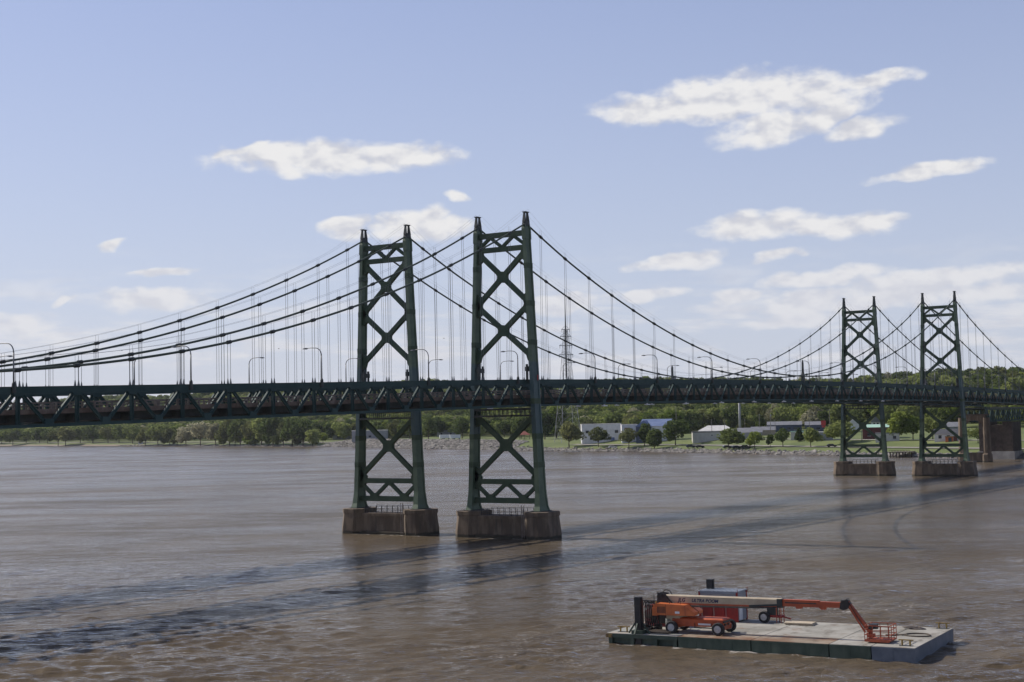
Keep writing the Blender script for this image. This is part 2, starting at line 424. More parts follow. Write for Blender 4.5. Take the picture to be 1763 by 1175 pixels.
    mud = g.mix(g.ramp(n2, 0.3, 0.7), (0.17, 0.13, 0.09, 1), (0.27, 0.22, 0.165, 1))
    zz = g.m('ADD', sep.outputs[2], g.m('MULTIPLY', g.m('SUBTRACT', n, 0.5), 1.5))
    t.links.new(g.mix(g.ramp(zz, 0.7, 1.3), mud, grass), b.inputs['Base Color'])
    M['bank_ground'] = m
    aa = np.concatenate([np.linspace(-2600, -100, 26), np.linspace(-80, 2000, 190), np.linspace(2050, 8000, 40)])
    tt = [-60, -30, -14, -5, 0, 3, 6, 9, 12, 17, 22, 27, 32, 37, 42, 60, 80, 100, 125, 150, 175, 200, 225, 250, 275, 300, 330, 360, 400, 440, 600, 1000, 2200, 6500]
    mb = MB()
    vs = [tuple(world_of(a, q)) for a in aa for q in tt]; nt = len(tt)
    fs = [(i*nt+j, (i+1)*nt+j, (i+1)*nt+j+1, i*nt+j+1) for i in range(len(aa)-1) for j in range(nt-1)]
    o = mb.add(vs, fs).build('far_bank', 'bank_ground', smooth=True); struct(o)
    # shore road and park path: thin ribbons laid over the bank
    def ribbon(name, a0, a1, tc, w, m, lift):
        q = MB(); A = np.linspace(a0, a1, max(4, int((a1-a0)/6)))
        vs = []
        for a in A:
            c = tc(a) if callable(tc) else tc
            for s in (-w/2, 0, w/2):
                p = world_of(a, c+s); vs.append((p[0], p[1], max(zt(a, c+s), zt(a, c))+lift))
        fs = [(i*3+j, (i+1)*3+j, (i+1)*3+j+1, i*3+j+1) for i in range(len(A)-1) for j in range(2)]
        q.add(vs, fs); return struct(q.build(name, m))
    mat('path_asphalt', (0.22, 0.205, 0.18), 0.95, (0.30, 0.275, 0.24), 0.2)
    mat('road_concrete', (0.36, 0.335, 0.29), 0.95, (0.44, 0.41, 0.36), 0.15)
    ribbon('shore_road', 60, 505, 21.5, 7.0, 'path_asphalt', 0.12)
    ribbon('upper_road', 120, 420, 50, 5.0, 'road_concrete', 0.25)
    ribbon('levee_path', 555, 830, 17, 4.0, 'road_concrete', 0.15)
    ribbon('riverside_road', 880, 1700, 27, 8.0, 'path_asphalt', 0.15)
    # riprap
    mat('riprap_rock', (0.15, 0.138, 0.122), 0.95, (0.30, 0.28, 0.25), 0.25)
    q = MB()
    ico = [(0, 0, 1), (.89, 0, .45), (.28, .85, .45), (-.72, .53, .45), (-.72, -.53, .45), (.28, -.85, .45), (.72, .53, -.45), (-.28, .85, -.45), (-.89, 0, -.45), (-.28, -.85, -.45), (.72, -.53, -.45), (0, 0, -1)]
    icf = [(0,1,2),(0,2,3),(0,3,4),(0,4,5),(0,5,1),(1,6,2),(2,7,3),(3,8,4),(4,9,5),(5,10,1),(2,6,7),(3,7,8),(4,8,9),(5,9,10),(1,10,6),(6,11,7),(7,11,8),(8,11,9),(9,11,10),(10,11,6)]
    for i in range(9500):
        if i < 5600: a = rng.uniform(545, 850); tq = rng.uniform(-1, 14.5); sz = rng.uniform(.45, 1.15)
        elif i < 8900: a = rng.uniform(60, 545); tq = rng.uniform(-1, 7)*rng.uniform(.3, 1); sz = rng.uniform(.35, 1.0)
        else: a = rng.uniform(860, 1250); tq = rng.uniform(-1, 3); sz = rng.uniform(.4, 1.0)
        p = world_of(a, tq); th = rng.uniform(0, 6.28); c, s = math.cos(th), math.sin(th)
        k = sz*rng.uniform(.7, 1.3, 3)*np.array([1, 1, .7])
        q.add([(p[0]+c*x*k[0]-s*y*k[1], p[1]+s*x*k[0]+c*y*k[1], p[2]+z*k[2]+.15) for x, y, z in (np.array(v)*rng.uniform(.8, 1.2) for v in ico)], icf)
    stuff(q.build('riprap', 'riprap_rock'), 'loose grey riprap stones heaped along the far bank', 'stones')
build_land()

# ------------------------------------------------------------------ the twin suspension bridges
L = 225.6; MID = L/2; BV = 23.74; TV = 4.3; PP = 7.735
ZU = [-200, -135, -99.7, -62, -24.5, 0, 28, 52, 81, 112, 148, 182, 211, 244, 298, 345, 420]
ZZ = [21.25, 22.45, 23.1, 23.8, 24.52, 24.95, 25.28, 25.5, 25.74, 25.86, 25.88, 25.72, 25.52, 25.22, 24.5, 23.8, 22.7]
def ztop(u): return float(np.interp(u, ZU, ZZ))
DEP = 4.3
def zcab(u):
    if u < 0: s = -u; return 49.8-.4465*s+.001955*s*s
    if u > L: s = u-L; return 50.4-.336*s+.00091*s*s
    d = (u-MID)/MID
    return 26.9+(22.9+(.6 if u > MID else 0))*d*d
NODES = [MID+(i-14)*PP for i in range(29)]
NODES += [NODES[0]-9.2-PP*i for i in range(24)] + [NODES[28]+9.2+PP*i+.6 for i in range(14)]
NODES = sorted(NODES)
U0, U1 = NODES[0]-PP/2, NODES[-1]+PP/2

def leg_v(z): return 6.48+(4.62-6.48)*(z-4.2)/(50-4.2)

def build_tower(root, u0, far):
    t = empty('tower', (u0, 0, 0), parent=root)
    zt_ = ztop(u0)
    # legs: tapering box columns with a recessed web between two flanges, flared feet
    for s in (1, -1):
        prof = [(4.2, .62, 1.62), (5.0, .50, 1.30), (7.0, .42, 1.06), (14, .39, .98), (25, .36, .90), (38, .33, .82), (47.2, .31, .76), (47.25, .37, .83), (48.9, .37, .83), (49.4, .33, .70)]
        rings = []
        for z, hv, hu in prof:
            c = s*leg_v(z)
            w = .16*hu/.9     # web recess on the outer and inner sides
            d = .10
            rings.append([(-hu, c-hv, z), (-hu+.34, c-hv, z), (-hu+.34, c-hv+d, z), (hu-.34, c-hv+d, z), (hu-.34, c-hv, z), (hu, c-hv, z),
                          (hu, c+hv, z), (hu-.34, c+hv, z), (hu-.34, c+hv-d, z), (-hu+.34, c+hv-d, z), (-hu+.34, c+hv, z), (-hu, c+hv, z)])
        mb = MB(); mb.loft(rings)
        mb.build('leg', 'leg_paint', t)
        for zs in (11.5, 16.0, 21.5, 30.8, 37.0, 43.0):
            w_ = float(np.interp(zs, [7, 14, 25, 38, 47], [.42, .39, .36, .33, .31]))+.022; h_ = float(np.interp(zs, [7, 14, 25, 38, 47], [1.06, .98, .90, .82, .76]))+.022; c = s*leg_v(zs)
            mb = MB(); mb.box(-h_, c-w_, zs-.42, h_, c+w_, zs+.42)
            mb.build('splice_plate', 'brace_paint', t)
        # base plate
        c = s*leg_v(4.2)
        MB().box(-1.75, c-.8, 4.16, 1.75, c+.8, 4.30).build('base_plate', 'dark_steel', t)
        # saddle housing and the twin-legged frame for the hand ropes above it
        c = s*leg_v(49.4)
        mb = MB()
        mb.loft([[(-.66, c-.36, 49.4), (.66, c-.36, 49.4), (.66, c+.36, 49.4), (-.66, c+.36, 49.4)], [(-.5, c-.34, 50.2), (.5, c-.34, 50.2), (.5, c+.34, 50.2), (-.5, c+.34, 50.2)]])
        mb.build('saddle', 'dark_steel', t)
        mb = MB()
        zt2 = 51.5 if not far else 52.5
        for q in (-.36, .36):
            mb.loft([[(q*1.5-.15, c-.28, 50.0), (q*1.5+.15, c-.28, 50.0), (q*1.5+.15, c+.28, 50.0), (q*1.5-.15, c+.28, 50.0)], [(q*1.15-.1, c-.14, zt2), (q*1.15+.1, c-.14, zt2), (q*1.15+.1, c+.14, zt2), (q*1.15-.1, c+.14, zt2)]])
        mb.box(-.56, c-.3, zt2, .56, c+.3, zt2+.15)
        mb.build('rope_frame', 'dark_steel', t)
    def brace(name, p, q, w, d=.62):
        MB().bar((0, p[0], p[1]), (0, q[0], q[1]), w, d, (1, 0, 0)).build(name, 'brace_paint', t)
    def gusset(pts, d=.66):
        MB().plate([(0, a, b) for a, b in pts], d, (1, 0, 0)).build('gusset', 'brace_paint', t)
    iv = lambda z: leg_v(z)-.3
    # top portal: two struts with a W between
    brace('strut', (-iv(48.3), 48.3), (iv(48.3), 48.3), .85); brace('strut', (-iv(46.0), 46.0), (iv(46.0), 46.0), .8)
    q = iv(47)
    for a, b in (((-q, 46.4), (-q*.5, 48.0)), ((-q*.5, 48.0), (0, 46.3)), ((0, 46.3), (q*.5, 48.0)), ((q*.5, 48.0), (q, 46.4))): brace('lattice_bar', a, b, .46, .5)
    def xpanel(zb, ztp, g):
        zm = (zb*leg_v(ztp)+ztp*leg_v(zb))/(leg_v(zb)+leg_v(ztp))
        for s in (1, -1): brace('cross_brace', (s*iv(zb), zb), (-s*iv(ztp), ztp), .74)
        h = g; sl = (ztp-zb)/(leg_v(zb)+leg_v(ztp))
        pts = []
        n = 28      # star-like gusset with rounded fillets between the four arms
        for k in range(n):
            th = 2*math.pi*k/n; c, s = math.cos(th), math.sin(th)
            arm = math.atan(sl); dth = min(abs(((th-a+math.pi) % (2*math.pi))-math.pi) for a in (arm, math.pi-arm, math.pi+arm, -arm))
            r = h*(0.72+0.62*max(0, 1-dth/.5)**1.4)
            pts.append((c*r, zm+s*r))
        gusset(pts)
        for s in (1, -1):
            for zz_, dz in ((zb, 1), (ztp, -1)):
                v = s*iv(zz_)
                gusset([(v, zz_-.95), (v-s*.55, zz_-.75*(1 if dz < 0 else .8)), (v-s*1.05, zz_+dz*.95), (v-s*.7, zz_+dz*1.25), (v-s*.05, zz_+dz*1.75), (v, zz_+dz*1.75)] if dz > 0 else [(v, zz_+.95), (v-s*.55, zz_+.6), (v-s*1.05, zz_-.95), (v-s*.7, zz_-1.25), (v-s*.05, zz_-1.75), (v, zz_-1.75)])
    xpanel(37.2, 45.5, 1.25); xpanel(28.6, 36.9, 1.25); xpanel(9.6, 19.3, 1.35)
    # the strut, W and strut at the foot
    brace('strut', (-iv(8.8), 8.8), (iv(8.8), 8.8), .82); brace('strut', (-iv(5.8), 5.8), (iv(5.8), 5.8), .86)
    q = iv(7.5)
    for a, b in (((-q, 8.5), (-q*.52, 6.1)), ((-q*.52, 6.1), (0, 8.6)), ((0, 8.6), (q*.52, 6.1)), ((q*.52, 6.1), (q, 8.5))): brace('lattice_bar', a, b, .55, .5)
    for v in (-q*.52, q*.52): gusset([(v-1.0, 5.45), (v+1.0, 5.45), (v+.62, 6.75), (v-.62, 6.75)])
    gusset([(-.8, 9.1), (.8, 9.1), (.55, 8.0), (-.55, 8.0)])
    for s in (1, -1): gusset([(s*iv(8.8), 7.6), (s*iv(8.8), 10.8), (s*(iv(8.8)-1.15), 9.6), (s*(iv(8.8)-1.15), 8.5), (s*(iv(8.8)-.5), 7.9)])
    # inspection platform under the deck
    zb = zt_-DEP-.15
    mb = MB(); q = leg_v(20)
    mb.box(-.9, -q, zb-1.35, -.7, q, zb-1.1); mb.box(-.9, -q, zb-.35, -.7, q, zb-.05); mb.box(-.95, -q, zb-1.4, .95, q, zb-1.3)
    for k in range(15):
        v = -q+2*q*k/14; mb.box(-.86, v-.05, zb-1.2, -.76, v+.05, zb-.2)
        mb.box(.76, v-.04, zb-1.2, .84, v+.04, zb-.2)
    mb.build('inspection_walkway', 'dark_steel', t)
    # wind guides beside the legs at deck level
    for s in (1, -1):
        c = s*(leg_v(26)-.95)
        mb = MB(); mb.box(-.75, c-.13, zt_-.2, -.45, c+.13, zt_+2.4); mb.box(.45, c-.13, zt_-.2, .75, c+.13, zt_+2.4)
        mb.box(-.8, c-.2, zt_+1.3, .8, c+.25, zt_+2.0); mb.bar((0, c, zt_+1.6), (0, s*(leg_v(26)-.3), zt_+3.0), .3, .4, (1, 0, 0))
        mb.build('wind_guide', 'dark_steel', t)
    return t

def octo(hu, hv, c, v0, z): return [(-hu+c, v0-hv, z), (hu-c, v0-hv, z), (hu, v0-hv+c, z), (hu, v0+hv-c, z), (hu-c, v0+hv, z), (-hu+c, v0+hv, z), (-hu, v0+hv-c, z), (-hu, v0-hv+c, z)]
def build_pier(root, u0):
    t = empty('pier', (u0, 0, 0), parent=root)
    for s in (1, -1):
        v = s*6.48
        mb = MB()
        mb.loft([octo(3.05, 2.32, 1.25, v+s*.2, -3), octo(3.02, 2.3, 1.25, v+s*.18, .9), octo(2.95, 2.2, 1.2, v, 2.7), octo(2.9, 2.15, 1.2, v, 3.45), octo(3.0, 2.25, 1.2, v, 3.5), octo(3.0, 2.25, 1.2, v, 4.12), octo(2.92, 2.18, 1.2, v, 4.18)])
        mb.build('pedestal', 'pier_concrete', t)
    MB().box(-1.7, -4.6, -3, 1.7, 4.6, 3.5).box(-1.95, -4.5, 3.0, 1.95, 4.5, 3.42).build('link_wall', 'pier_concrete', t)
    MB().box(-2.55, -4.6, -3, 2.55, 4.6, .42).build('footing_ledge', 'pier_concrete', t)
    mb = MB()
    for k in range(8):
        v = -4.0+8.0*k/7
        for u in (-1.5, 1.5): mb.box(u-.035, v-.035, 3.5, u+.035, v+.035, 4.62)
    for u in (-1.5, 1.5):
        for z in (3.95, 4.58): mb.box(u-.03, -4.0, z, u+.03, 4.0, z+.06)
    mb.build('pier_railing', 'black_steel', t)
    mb = MB(); v = -4.9
    for q in (-.22, .22): mb.box(-3.10, v+q-.04, .2, -3.02, v+q+.04, 5.3)
    for k in range(13): mb.box(-3.09, v-.22, .4+.34*k, -3.04, v+.22, .45+.34*k)
    mb.build('ladder', 'railing_rust', t)
    return t

def build_bridge(root, lamps_side):
    zb = lambda u: ztop(u)-DEP
    breaks = {}
    us = sorted(set([U0]+NODES+[(a+b)/2 for a, b in zip(NODES[:-1], NODES[1:])]+[U1]))
    for s in (1, -1):
        v = s*TV
        mb = MB()
        for a, b in zip(us[:-1], us[1:]):
            if abs(b-a) < .01: continue
            za, zb_ = ztop(a), ztop(b)
            mb.hexa([(a, v-.24, za-.70), (a, v+.24, za-.70), (a, v+.24, za-.06), (a, v-.24, za-.06)], [(b, v-.24, zb_-.70), (b, v+.24, zb_-.70), (b, v+.24, zb_-.06), (b, v-.24, zb_-.06)])
            mb.hexa([(a, v-.32, za-.06), (a, v+.32, za-.06), (a, v+.32, za), (a, v-.32, za)], [(b, v-.32, zb_-.06), (b, v+.32, zb_-.06), (b, v+.32, zb_), (b, v-.32, zb_)])
        mb.build('top_chord', 'truss_paint_skylit', root)
        mb = MB()
        for a, b in zip(us[:-1], us[1:]):
            if abs(b-a) < .01: continue
            za, zb_ = zb(a), zb(b)
            mb.hexa([(a, v-.22, za), (a, v+.22, za), (a, v+.22, za+.34), (a, v-.22, za+.34)], [(b, v-.22, zb_), (b, v+.22, zb_), (b, v+.22, zb_+.34), (b, v-.22, zb_+.34)])
        mb.build('bottom_chord', 'truss_paint_skylit', root)
        lows = [(a+b)/2 for a, b in zip(NODES[:-1], NODES[1:])]
        lows = [NODES[0]-PP/2]+lows+[NODES[-1]+PP/2]
        for i, u in enumerate(NODES):
            z = ztop(u)
            for k, (q, w) in enumerate(((lows[i], -1), (lows[i+1], 1))):
                mb = MB()
                p0 = Vector((u+w*.32, v, z-.62)); p1 = Vector((q-w*.32, v, zb(q)+.42))
                d = (p1-p0).normalized(); n = Vector((d.z, 0, -d.x)) if True else None
                # an I section: two flanges and a web
                for off in (-.16, .16): mb.bar(p0+n*off, p1+n*off, .27, .06, n)
                mb.bar(p0, p1, .05, .30, n)
                mb.build('diagonal', 'truss_paint_skylit', root)
            mb = MB()
            for off in (-.15, .15): mb.box(u+off-.03, v-.17, zb(u)+.3, u+off+.03, v+.17, z-.6)
            mb.box(u-.14, v-.03, zb(u)+.3, u+.14, v+.03, z-.6)
            mb.build('post', 'truss_paint_skylit', root)
            MB().plate([(u-.8, v, z-.52), (u+.8, v, z-.52), (u+.55, v, z-1.02), (u-.55, v, z-1.02)], .40, (0, 1, 0)).build('top_gusset', 'truss_paint_skylit', root)
        for u in lows[1:-1]:
            z = zb(u)
            MB().plate([(u-.56, v, z+.02), (u+.56, v, z+.02), (u+.56, v, z+.72), (u+.44, v, z+.86), (u-.44, v, z+.86), (u-.56, v, z+.72)], .50, (0, 1, 0)).build('bottom_gusset', 'truss_paint_skylit', root)
        # main cable, its bands, the hangers and the hand ropes
        vt = lambda u: v + s*.3*max(0, 1-min(abs(u), abs(u-L))/14)
        path = [(-114+i*2.0, 0) for i in range(227)]
        pts = [(u, vt(u), zcab(u)) for u, _ in path if u <= L+113]
        MB().tube(pts, .145, 8).build('main_cable', 'cable_paint', root, smooth=True)
        for off in (-.42, .42):
            hp = [(u, vt(u)+off, zcab(u)+1.15+(1.0*max(0, 1-min(abs(u), abs(u-L))/9))) for u, _ in path if u <= L+113]
            MB().tube(hp, .012, 4).build('hand_rope', 'rope', root)
        for u in NODES:
            if u < -112 or u > L+111: continue
            zc = zcab(u); d = Vector((1, 0, (zcab(u+.5)-zcab(u-.5)))).normalized(); c = Vector((u, vt(u), zc))
            MB().tube([c-d*.34, c-d*.30, c+d*.30, c+d*.34], .235, 8).build('cable_band', 'dark_steel', root)
            for off in (-.24, .24):
                z = ztop(u)
                mb = MB()
                mb.tube([(u+off, v, z+.1), (u+off, vt(u), zc)], .027, 5)
                mb.tube([(u+off, v, z-.02), (u+off, v, z+.28), (u+off, v, z+.62)], .15, 6, .045)
                if zc-z > 1.2:
                    mb.tube([(u+off, vt(u)-.02, zc), (u+off, vt(u)-.02, zc+1.1)], .018, 4)
                mb.build('hanger', 'rope_dark', root)
    # floor: beams at every post, stringers, slab, curbs and open railings
    for u in NODES:
        z = ztop(u)
        MB().box(u-.2, -TV+.24, z-DEP+.36, u+.2, TV-.24, z-3.05).build('floor_beam', 'dark_steel', root)
    for k, vv in enumerate((-2.6, -.9, .9, 2.6)):
        mb = MB()
        for a, b in zip(us[:-1], us[1:]): mb.hexa([(a, vv-.12, ztop(a)-3.75), (a, vv+.12, ztop(a)-3.75), (a, vv+.12, ztop(a)-2.87), (a, vv-.12, ztop(a)-2.87)], [(b, vv-.12, ztop(b)-3.75), (b, vv+.12, ztop(b)-3.75), (b, vv+.12, ztop(b)-2.87), (b, vv-.12, ztop(b)-2.87)])
        mb.build('stringer', 'dark_steel', root)
    def strip(name, v0, v1, d0, d1, m):
        mb = MB()
        for a, b in zip(us[:-1], us[1:]): mb.hexa([(a, v0, ztop(a)-d0), (a, v1, ztop(a)-d0), (a, v1, ztop(a)-d1), (a, v0, ztop(a)-d1)], [(b, v0, ztop(b)-d0), (b, v1, ztop(b)-d0), (b, v1, ztop(b)-d1), (b, v0, ztop(b)-d1)])
        return mb.build(name, m, root)
    strip('roadway', -3.35, 3.35, 2.86, 2.60, 'asphalt_deck')
    for s in (1, -1):
        a, b = sorted((s*3.35, s*3.72))
        strip('curb', a, b, 2.92, 2.40, 'curb')
        mb = MB(); c = s*3.56; n = int((U1-U0)/1.75)
        for k in range(n+1):
            u = U0+(U1-U0)*k/n; z = ztop(u)
            mb.box(u-.08, c-.08, z-2.40, u+.08, c+.08, z-1.66)
        for a, b in zip(us[:-1], us[1:]):
            for d0, d1 in ((1.79, 1.66), (2.12, 2.03)):
                mb.hexa([(a, c-.07, ztop(a)-d0), (a, c+.07, ztop(a)-d0), (a, c+.07, ztop(a)-d1), (a, c-.07, ztop(a)-d1)], [(b, c-.07, ztop(b)-d0), (b, c+.07, ztop(b)-d0), (b, c+.07, ztop(b)-d1), (b, c-.07, ztop(b)-d1)])
        mb.build('railing', 'railing_rust', root)
    # lateral bracing in the floor plane
    for i in range(0, len(NODES)-1):
        a, b = NODES[i], NODES[i+1]
        s = 1 if i % 2 else -1
        MB().bar((a, -s*(TV-.3), ztop(a)-DEP+.2), (b, s*(TV-.3), ztop(b)-DEP+.2), .22, .18).build('lateral_brace', 'dark_steel', root)
    for i, u in enumerate(NODES[26:46:2]):  # small white blocks hung under the bottom chord at alternate panels
        MB().box(u+3.2, -TV-.45, ztop(u)-DEP-.28, u+4.6, -TV-.05, ztop(u)-DEP-.10).box(u+3.8, -TV-.3, ztop(u)-DEP-.12, u+4.0, -TV-.1, ztop(u)-DEP+.05).build('underdeck_block', 'white_paint', root)

mat('rope_dark', (0.12, 0.125, 0.13), 0.5, metal=0.2)
def leg_paint():
    m = bpy.data.materials.new('leg_paint'); m.use_nodes = True
    t = m.node_tree; g = G(t); b = t.nodes['Principled BSDF']
    geo = t.nodes.new('ShaderNodeNewGeometry'); P = geo.outputs['Position']
    a = g.noise(P, 0.4, 5.0, 0.62)
    old = g.mix(g.ramp(a, 0.35, 0.68), (0.052, 0.088, 0.052, 1), (0.086, 0.126, 0.076, 1))
    st = g.noise(g.mapping(P, scale=(2.5, 2.5, 0.3)), 1.0, 6.0, 0.7)
    old = g.mix(g.m('MULTIPLY', g.ramp(st, .58, .74), .55), old, (0.10, 0.08, 0.05, 1))
    sep = t.nodes.new('ShaderNodeSeparateXYZ'); t.links.new(P, sep.inputs[0])
    z = g.m('ADD', sep.outputs[2], g.m('MULTIPLY', g.m('SUBTRACT', a, .5), 1.2))
    new = g.mix(g.ramp(a, .35, .65), (0.042, 0.078, 0.080, 1), (0.056, 0.096, 0.096, 1))
    f = g.m('MULTIPLY', g.ramp(z, 28.2, 27.4), g.ramp(z, 15.5, 16.3))
    t.links.new(g.mix(f, old, new), b.inputs['Base Color'])
    b.inputs['Roughness'].default_value = .5; b.inputs['Specular IOR Level'].default_value = .4
    M['leg_paint'] = m
leg_paint()

def make_bridge(v0, label, outer):
    root = empty('suspension_bridge', (0, v0, 0))
    tag(root, label, 'bridge', 'twin green suspension bridges')
    for i, u0 in enumerate((0, L)):
        build_pier(root, u0); build_tower(root, u0, i == 1)
    build_bridge(root, outer)
    # dark finial at midspan of the outer truss
    z = ztop(MID); v = outer*TV
    MB().loft([[(MID-.5, v-.3, z-.4), (MID+.5, v-.3, z-.4), (MID+.5, v+.3, z-.4), (MID-.5, v+.3, z-.4)], [(MID-.42, v-.26, z+1.2), (MID+.42, v-.26, z+1.2), (MID+.42, v+.26, z+1.2), (MID-.42, v+.26, z+1.2)],
               [(MID-.25, v-.18, z+2.0), (MID+.25, v-.18, z+2.0), (MID+.25, v+.18, z+2.0), (MID-.25, v+.18, z+2.0)], [(MID-.2, v-.15, z+4.1), (MID+.2, v-.15, z+4.1), (MID+.2, v+.15, z+4.1), (MID-.2, v+.15, z+4.1)], [(MID-.05, v-.05, z+4.7), (MID+.05, v-.05, z+4.7), (MID+.05, v+.05, z+4.7), (MID-.05, v+.05, z+4.7)]]).build('finial', 'dark_steel', root)
    # end bent, concrete columns with an arched head, where the side span stops
    bent = empty('end_bent', (338, 0, 0), parent=root)
    for s in (1, -1):
        v = s*4.35
        MB().loft([octo(2.1, 1.45, .8, v, -3), octo(2.1, 1.45, .8, v, 2.6), octo(1.6, 1.2, .7, v, 3.2), octo(1.45, 1.05, .65, v, 15.8)]).build('column', 'pier_concrete', bent)
    pts = [(0, -4.2, 16.6), (0, 4.2, 16.6)] + [(0, 3.3*math.cos(th), 12.4+2.5*math.sin(th)) for th in np.linspace(0, math.pi, 15)]
    MB().plate(pts, 2.0, (1, 0, 0)).build('arched_head', 'pier_concrete', bent)
    MB().box(-1.2, -3.4, -3, 1.2, 3.4, 3.4).build('tie_wall', 'pier_concrete', bent)
    MB().box(-1.0, -5.2, 16.6, 1.0, 5.2, 17.1).build('bearing_shelf', 'brick_concrete', bent)
    for s in (1, -1): MB().box(-.35, s*TV-.3, 17.1, .35, s*TV+.3, ztop(338)-DEP+.02).build('bearing_post', 'truss_paint_skylit', bent)
    # deck truss of the approach beyond the bent
    for s in (1, -1):
        mb = MB(); v = s*TV; n = 11
        zt2, zb2 = 18.9, 14.2
        mb.box(339, v-.2, zt2-.4, 420, v+.2, zt2); mb.box(339, v-.2, zb2, 420, v+.2, zb2+.4)
        for k in range(n):
            a, b = 339.3+k*7.3, 339.3+(k+1)*7.3
            mb.bar((a, v, zb2+.3), (a, v, zt2-.3), .3, .3); mb.bar((a, v, zt2-.3), ((a+b)/2, v, zb2+.3), .3, .3); mb.bar(((a+b)/2, v, zb2+.3), (b, v, zt2-.3), .3, .3)
        mb.build('approach_truss', 'truss_paint_skylit', root)
    MB().box(342, -4.8, 18.95, 430, 4.8, 19.4).build('approach_deck', 'dark_steel', root)
    # massive anchor pier inland of the bent
    ap = empty('anchor_pier', (368, 0, 0), parent=root)
    mb = MB(); mb.box(-3, -6.2, -1, 9, -2.6, 14.0); mb.box(-3, 2.6, -1, 9, 6.2, 14.0); mb.build('pier_leg', 'brick_concrete', ap)
    MB().box(-2.4, -2.6, -1, 8.4, 2.6, 12.9).build('pier_web', 'brick_concrete', ap)
    MB().box(-3.4, -6.8, -1, 9.4, 6.8, 3.0).build('pier_base', 'grey_concrete', ap)
    return root
near = make_bridge(0.0, 'nearer of the twin green suspension bridges, its truss crossing in front of both towers', -1)
farb = make_bridge(BV, 'farther of the twin green suspension bridges, seen behind the nearer truss', 1)

# street lamps clamped to the outer trusses
def make_lamp():
    root = empty('street_lamp')
    MB().cyl((0, 0, -.55), .26, .95, 10, .20).cyl((0, 0, .4), .2, .2, 10, .1).build('lamp_base', 'dark_steel', root)
    mb = MB(); path = [(0, 0, .3), (0, 0, 2), (0, 0, 3.6)]
    mb.tube(path, .095, 8, .075)
    arc = [(0, 0, 3.6)]+[(0, 1.05*(1-math.cos(th)), 3.6+1.0*math.sin(th)) for th in np.linspace(.15, math.pi/2, 7)]
    arc += [(0, 1.9, 4.64), (0, 2.6, 4.58)]
    mb.tube(arc, .07, 8, .045); mb.build('pole', 'lamp_metal', root, smooth=True)
    MB().loft([[(-.1, 2.4, 4.52), (.1, 2.4, 4.52), (.1, 2.4, 4.66), (-.1, 2.4, 4.66)], [(-.16, 2.7, 4.47), (.16, 2.7, 4.47), (.14, 2.7, 4.68), (-.14, 2.7, 4.68)], [(-.09, 3.15, 4.5), (.09, 3.15, 4.5), (.08, 3.15, 4.6), (-.08, 3.15, 4.6)]]).build('lamp_head', 'lamp_metal', root)
    return root
lamp0 = make_lamp()
ordn = ['first', 'second', 'third', 'fourth', 'fifth', 'sixth', 'seventh', 'eighth', 'ninth', 'tenth', 'eleventh', 'twelfth', 'thirteenth', 'fourteenth', 'fifteenth', 'sixteenth', 'seventeenth', 'eighteenth']
first = True
for j, (v, us_, sgn, nm) in enumerate(((-4.7, [-98.3, -73.3, -50.0, -26.7, -3.3, 20.7, 43.2, 66.1, 89.0, 115.6, 136, 159, 182, 205, 229, 252, 275, 298], 1, 'nearer'), (BV+4.7, [-75.0+23.25*k for k in range(16)], -1, 'farther'))):
    for k, u in enumerate(us_):
        if u > 325: continue
        o = lamp0 if first else copy_tree(lamp0); first = False
        o.location = (u, v, ztop(u)-.1); o.rotation_euler = (0, 0, 0 if sgn > 0 else math.pi)
        tag(o, f'{ordn[k]} arched street lamp from the left along the {nm} bridge', 'street lamp', f'street lamps on the {nm} bridge')

# small red board on the nearest tower leg
tag(MB().box(-.1, -.04, -.42, .1, .04, .42).build('warning_board', 'red_paint'), 'small red board on the nearest tower leg at deck level', 'sign').location = (.3, -leg_v(25.6)-.46, 25.2)

# ------------------------------------------------------------------ the work barge
BO = np.array([-88.26, -95.01, 0.0]); BXv = np.array([-1.33, 25.72, 0.0]); BXv /= np.linalg.norm(BXv)
BLEN, BWID, ZD = 25.75, 11.5, 1.07
BRZ = math.atan2(BXv[1], BXv[0])          # barge frame: +x along the deck to the left end, +y towards the side facing the camera
TRIM = 0.0097
mat('hull_green', (0.030, 0.052, 0.036), .6, (0.060, 0.085, 0.060), .9, stretch=(1, 1, .5))
mat('hull_blue', (0.085, 0.105, 0.135), .6, (0.13, 0.15, 0.18), .7)
mat('deck_plate', (0.185, 0.165, 0.135), .9, (0.37, 0.36, 0.32), .4, bump=.2, bscale=4)
mat('deck_rust', (0.17, 0.105, 0.062), .9, (0.33, 0.28, 0.22), .45, lo=.3, hi=.68)
def deck_mat(name, c1, c2, stain, rust, k):
    m = bpy.data.materials.new(name); m.use_nodes = True
    t = m.node_tree; g = G(t); b = t.nodes['Principled BSDF']; b.inputs['Roughness'].default_value = .85; b.inputs['Specular IOR Level'].default_value = .25
    P = t.nodes.new('ShaderNodeTexCoord').outputs['Object']
    a = g.noise(P, .22, 5.0, .65); s_ = g.noise(g.mapping(P, scale=(1, .45, 1), loc=(3, 1, 0)), .75, 6.0, .7); r = g.noise(g.mapping(P, loc=(9, 4, 0)), .42, 6.0, .68); d = g.noise(P, 3.5, 4.0, .6)
    c = g.mix(g.ramp(a, .35, .65), (*c1, 1), (*c2, 1)); c = g.mix(g.m('MULTIPLY', g.ramp(s_, .50, .68), .75), c, (*stain, 1)); c = g.mix(g.m('MULTIPLY', g.ramp(r, .60-k, .74-k), .8), c, (*rust, 1))
    c = g.mix(g.m('MULTIPLY', g.ramp(d, .55, .75), .35), c, (*stain, 1))
    t.links.new(c, b.inputs['Base Color']); MATS[name] = m
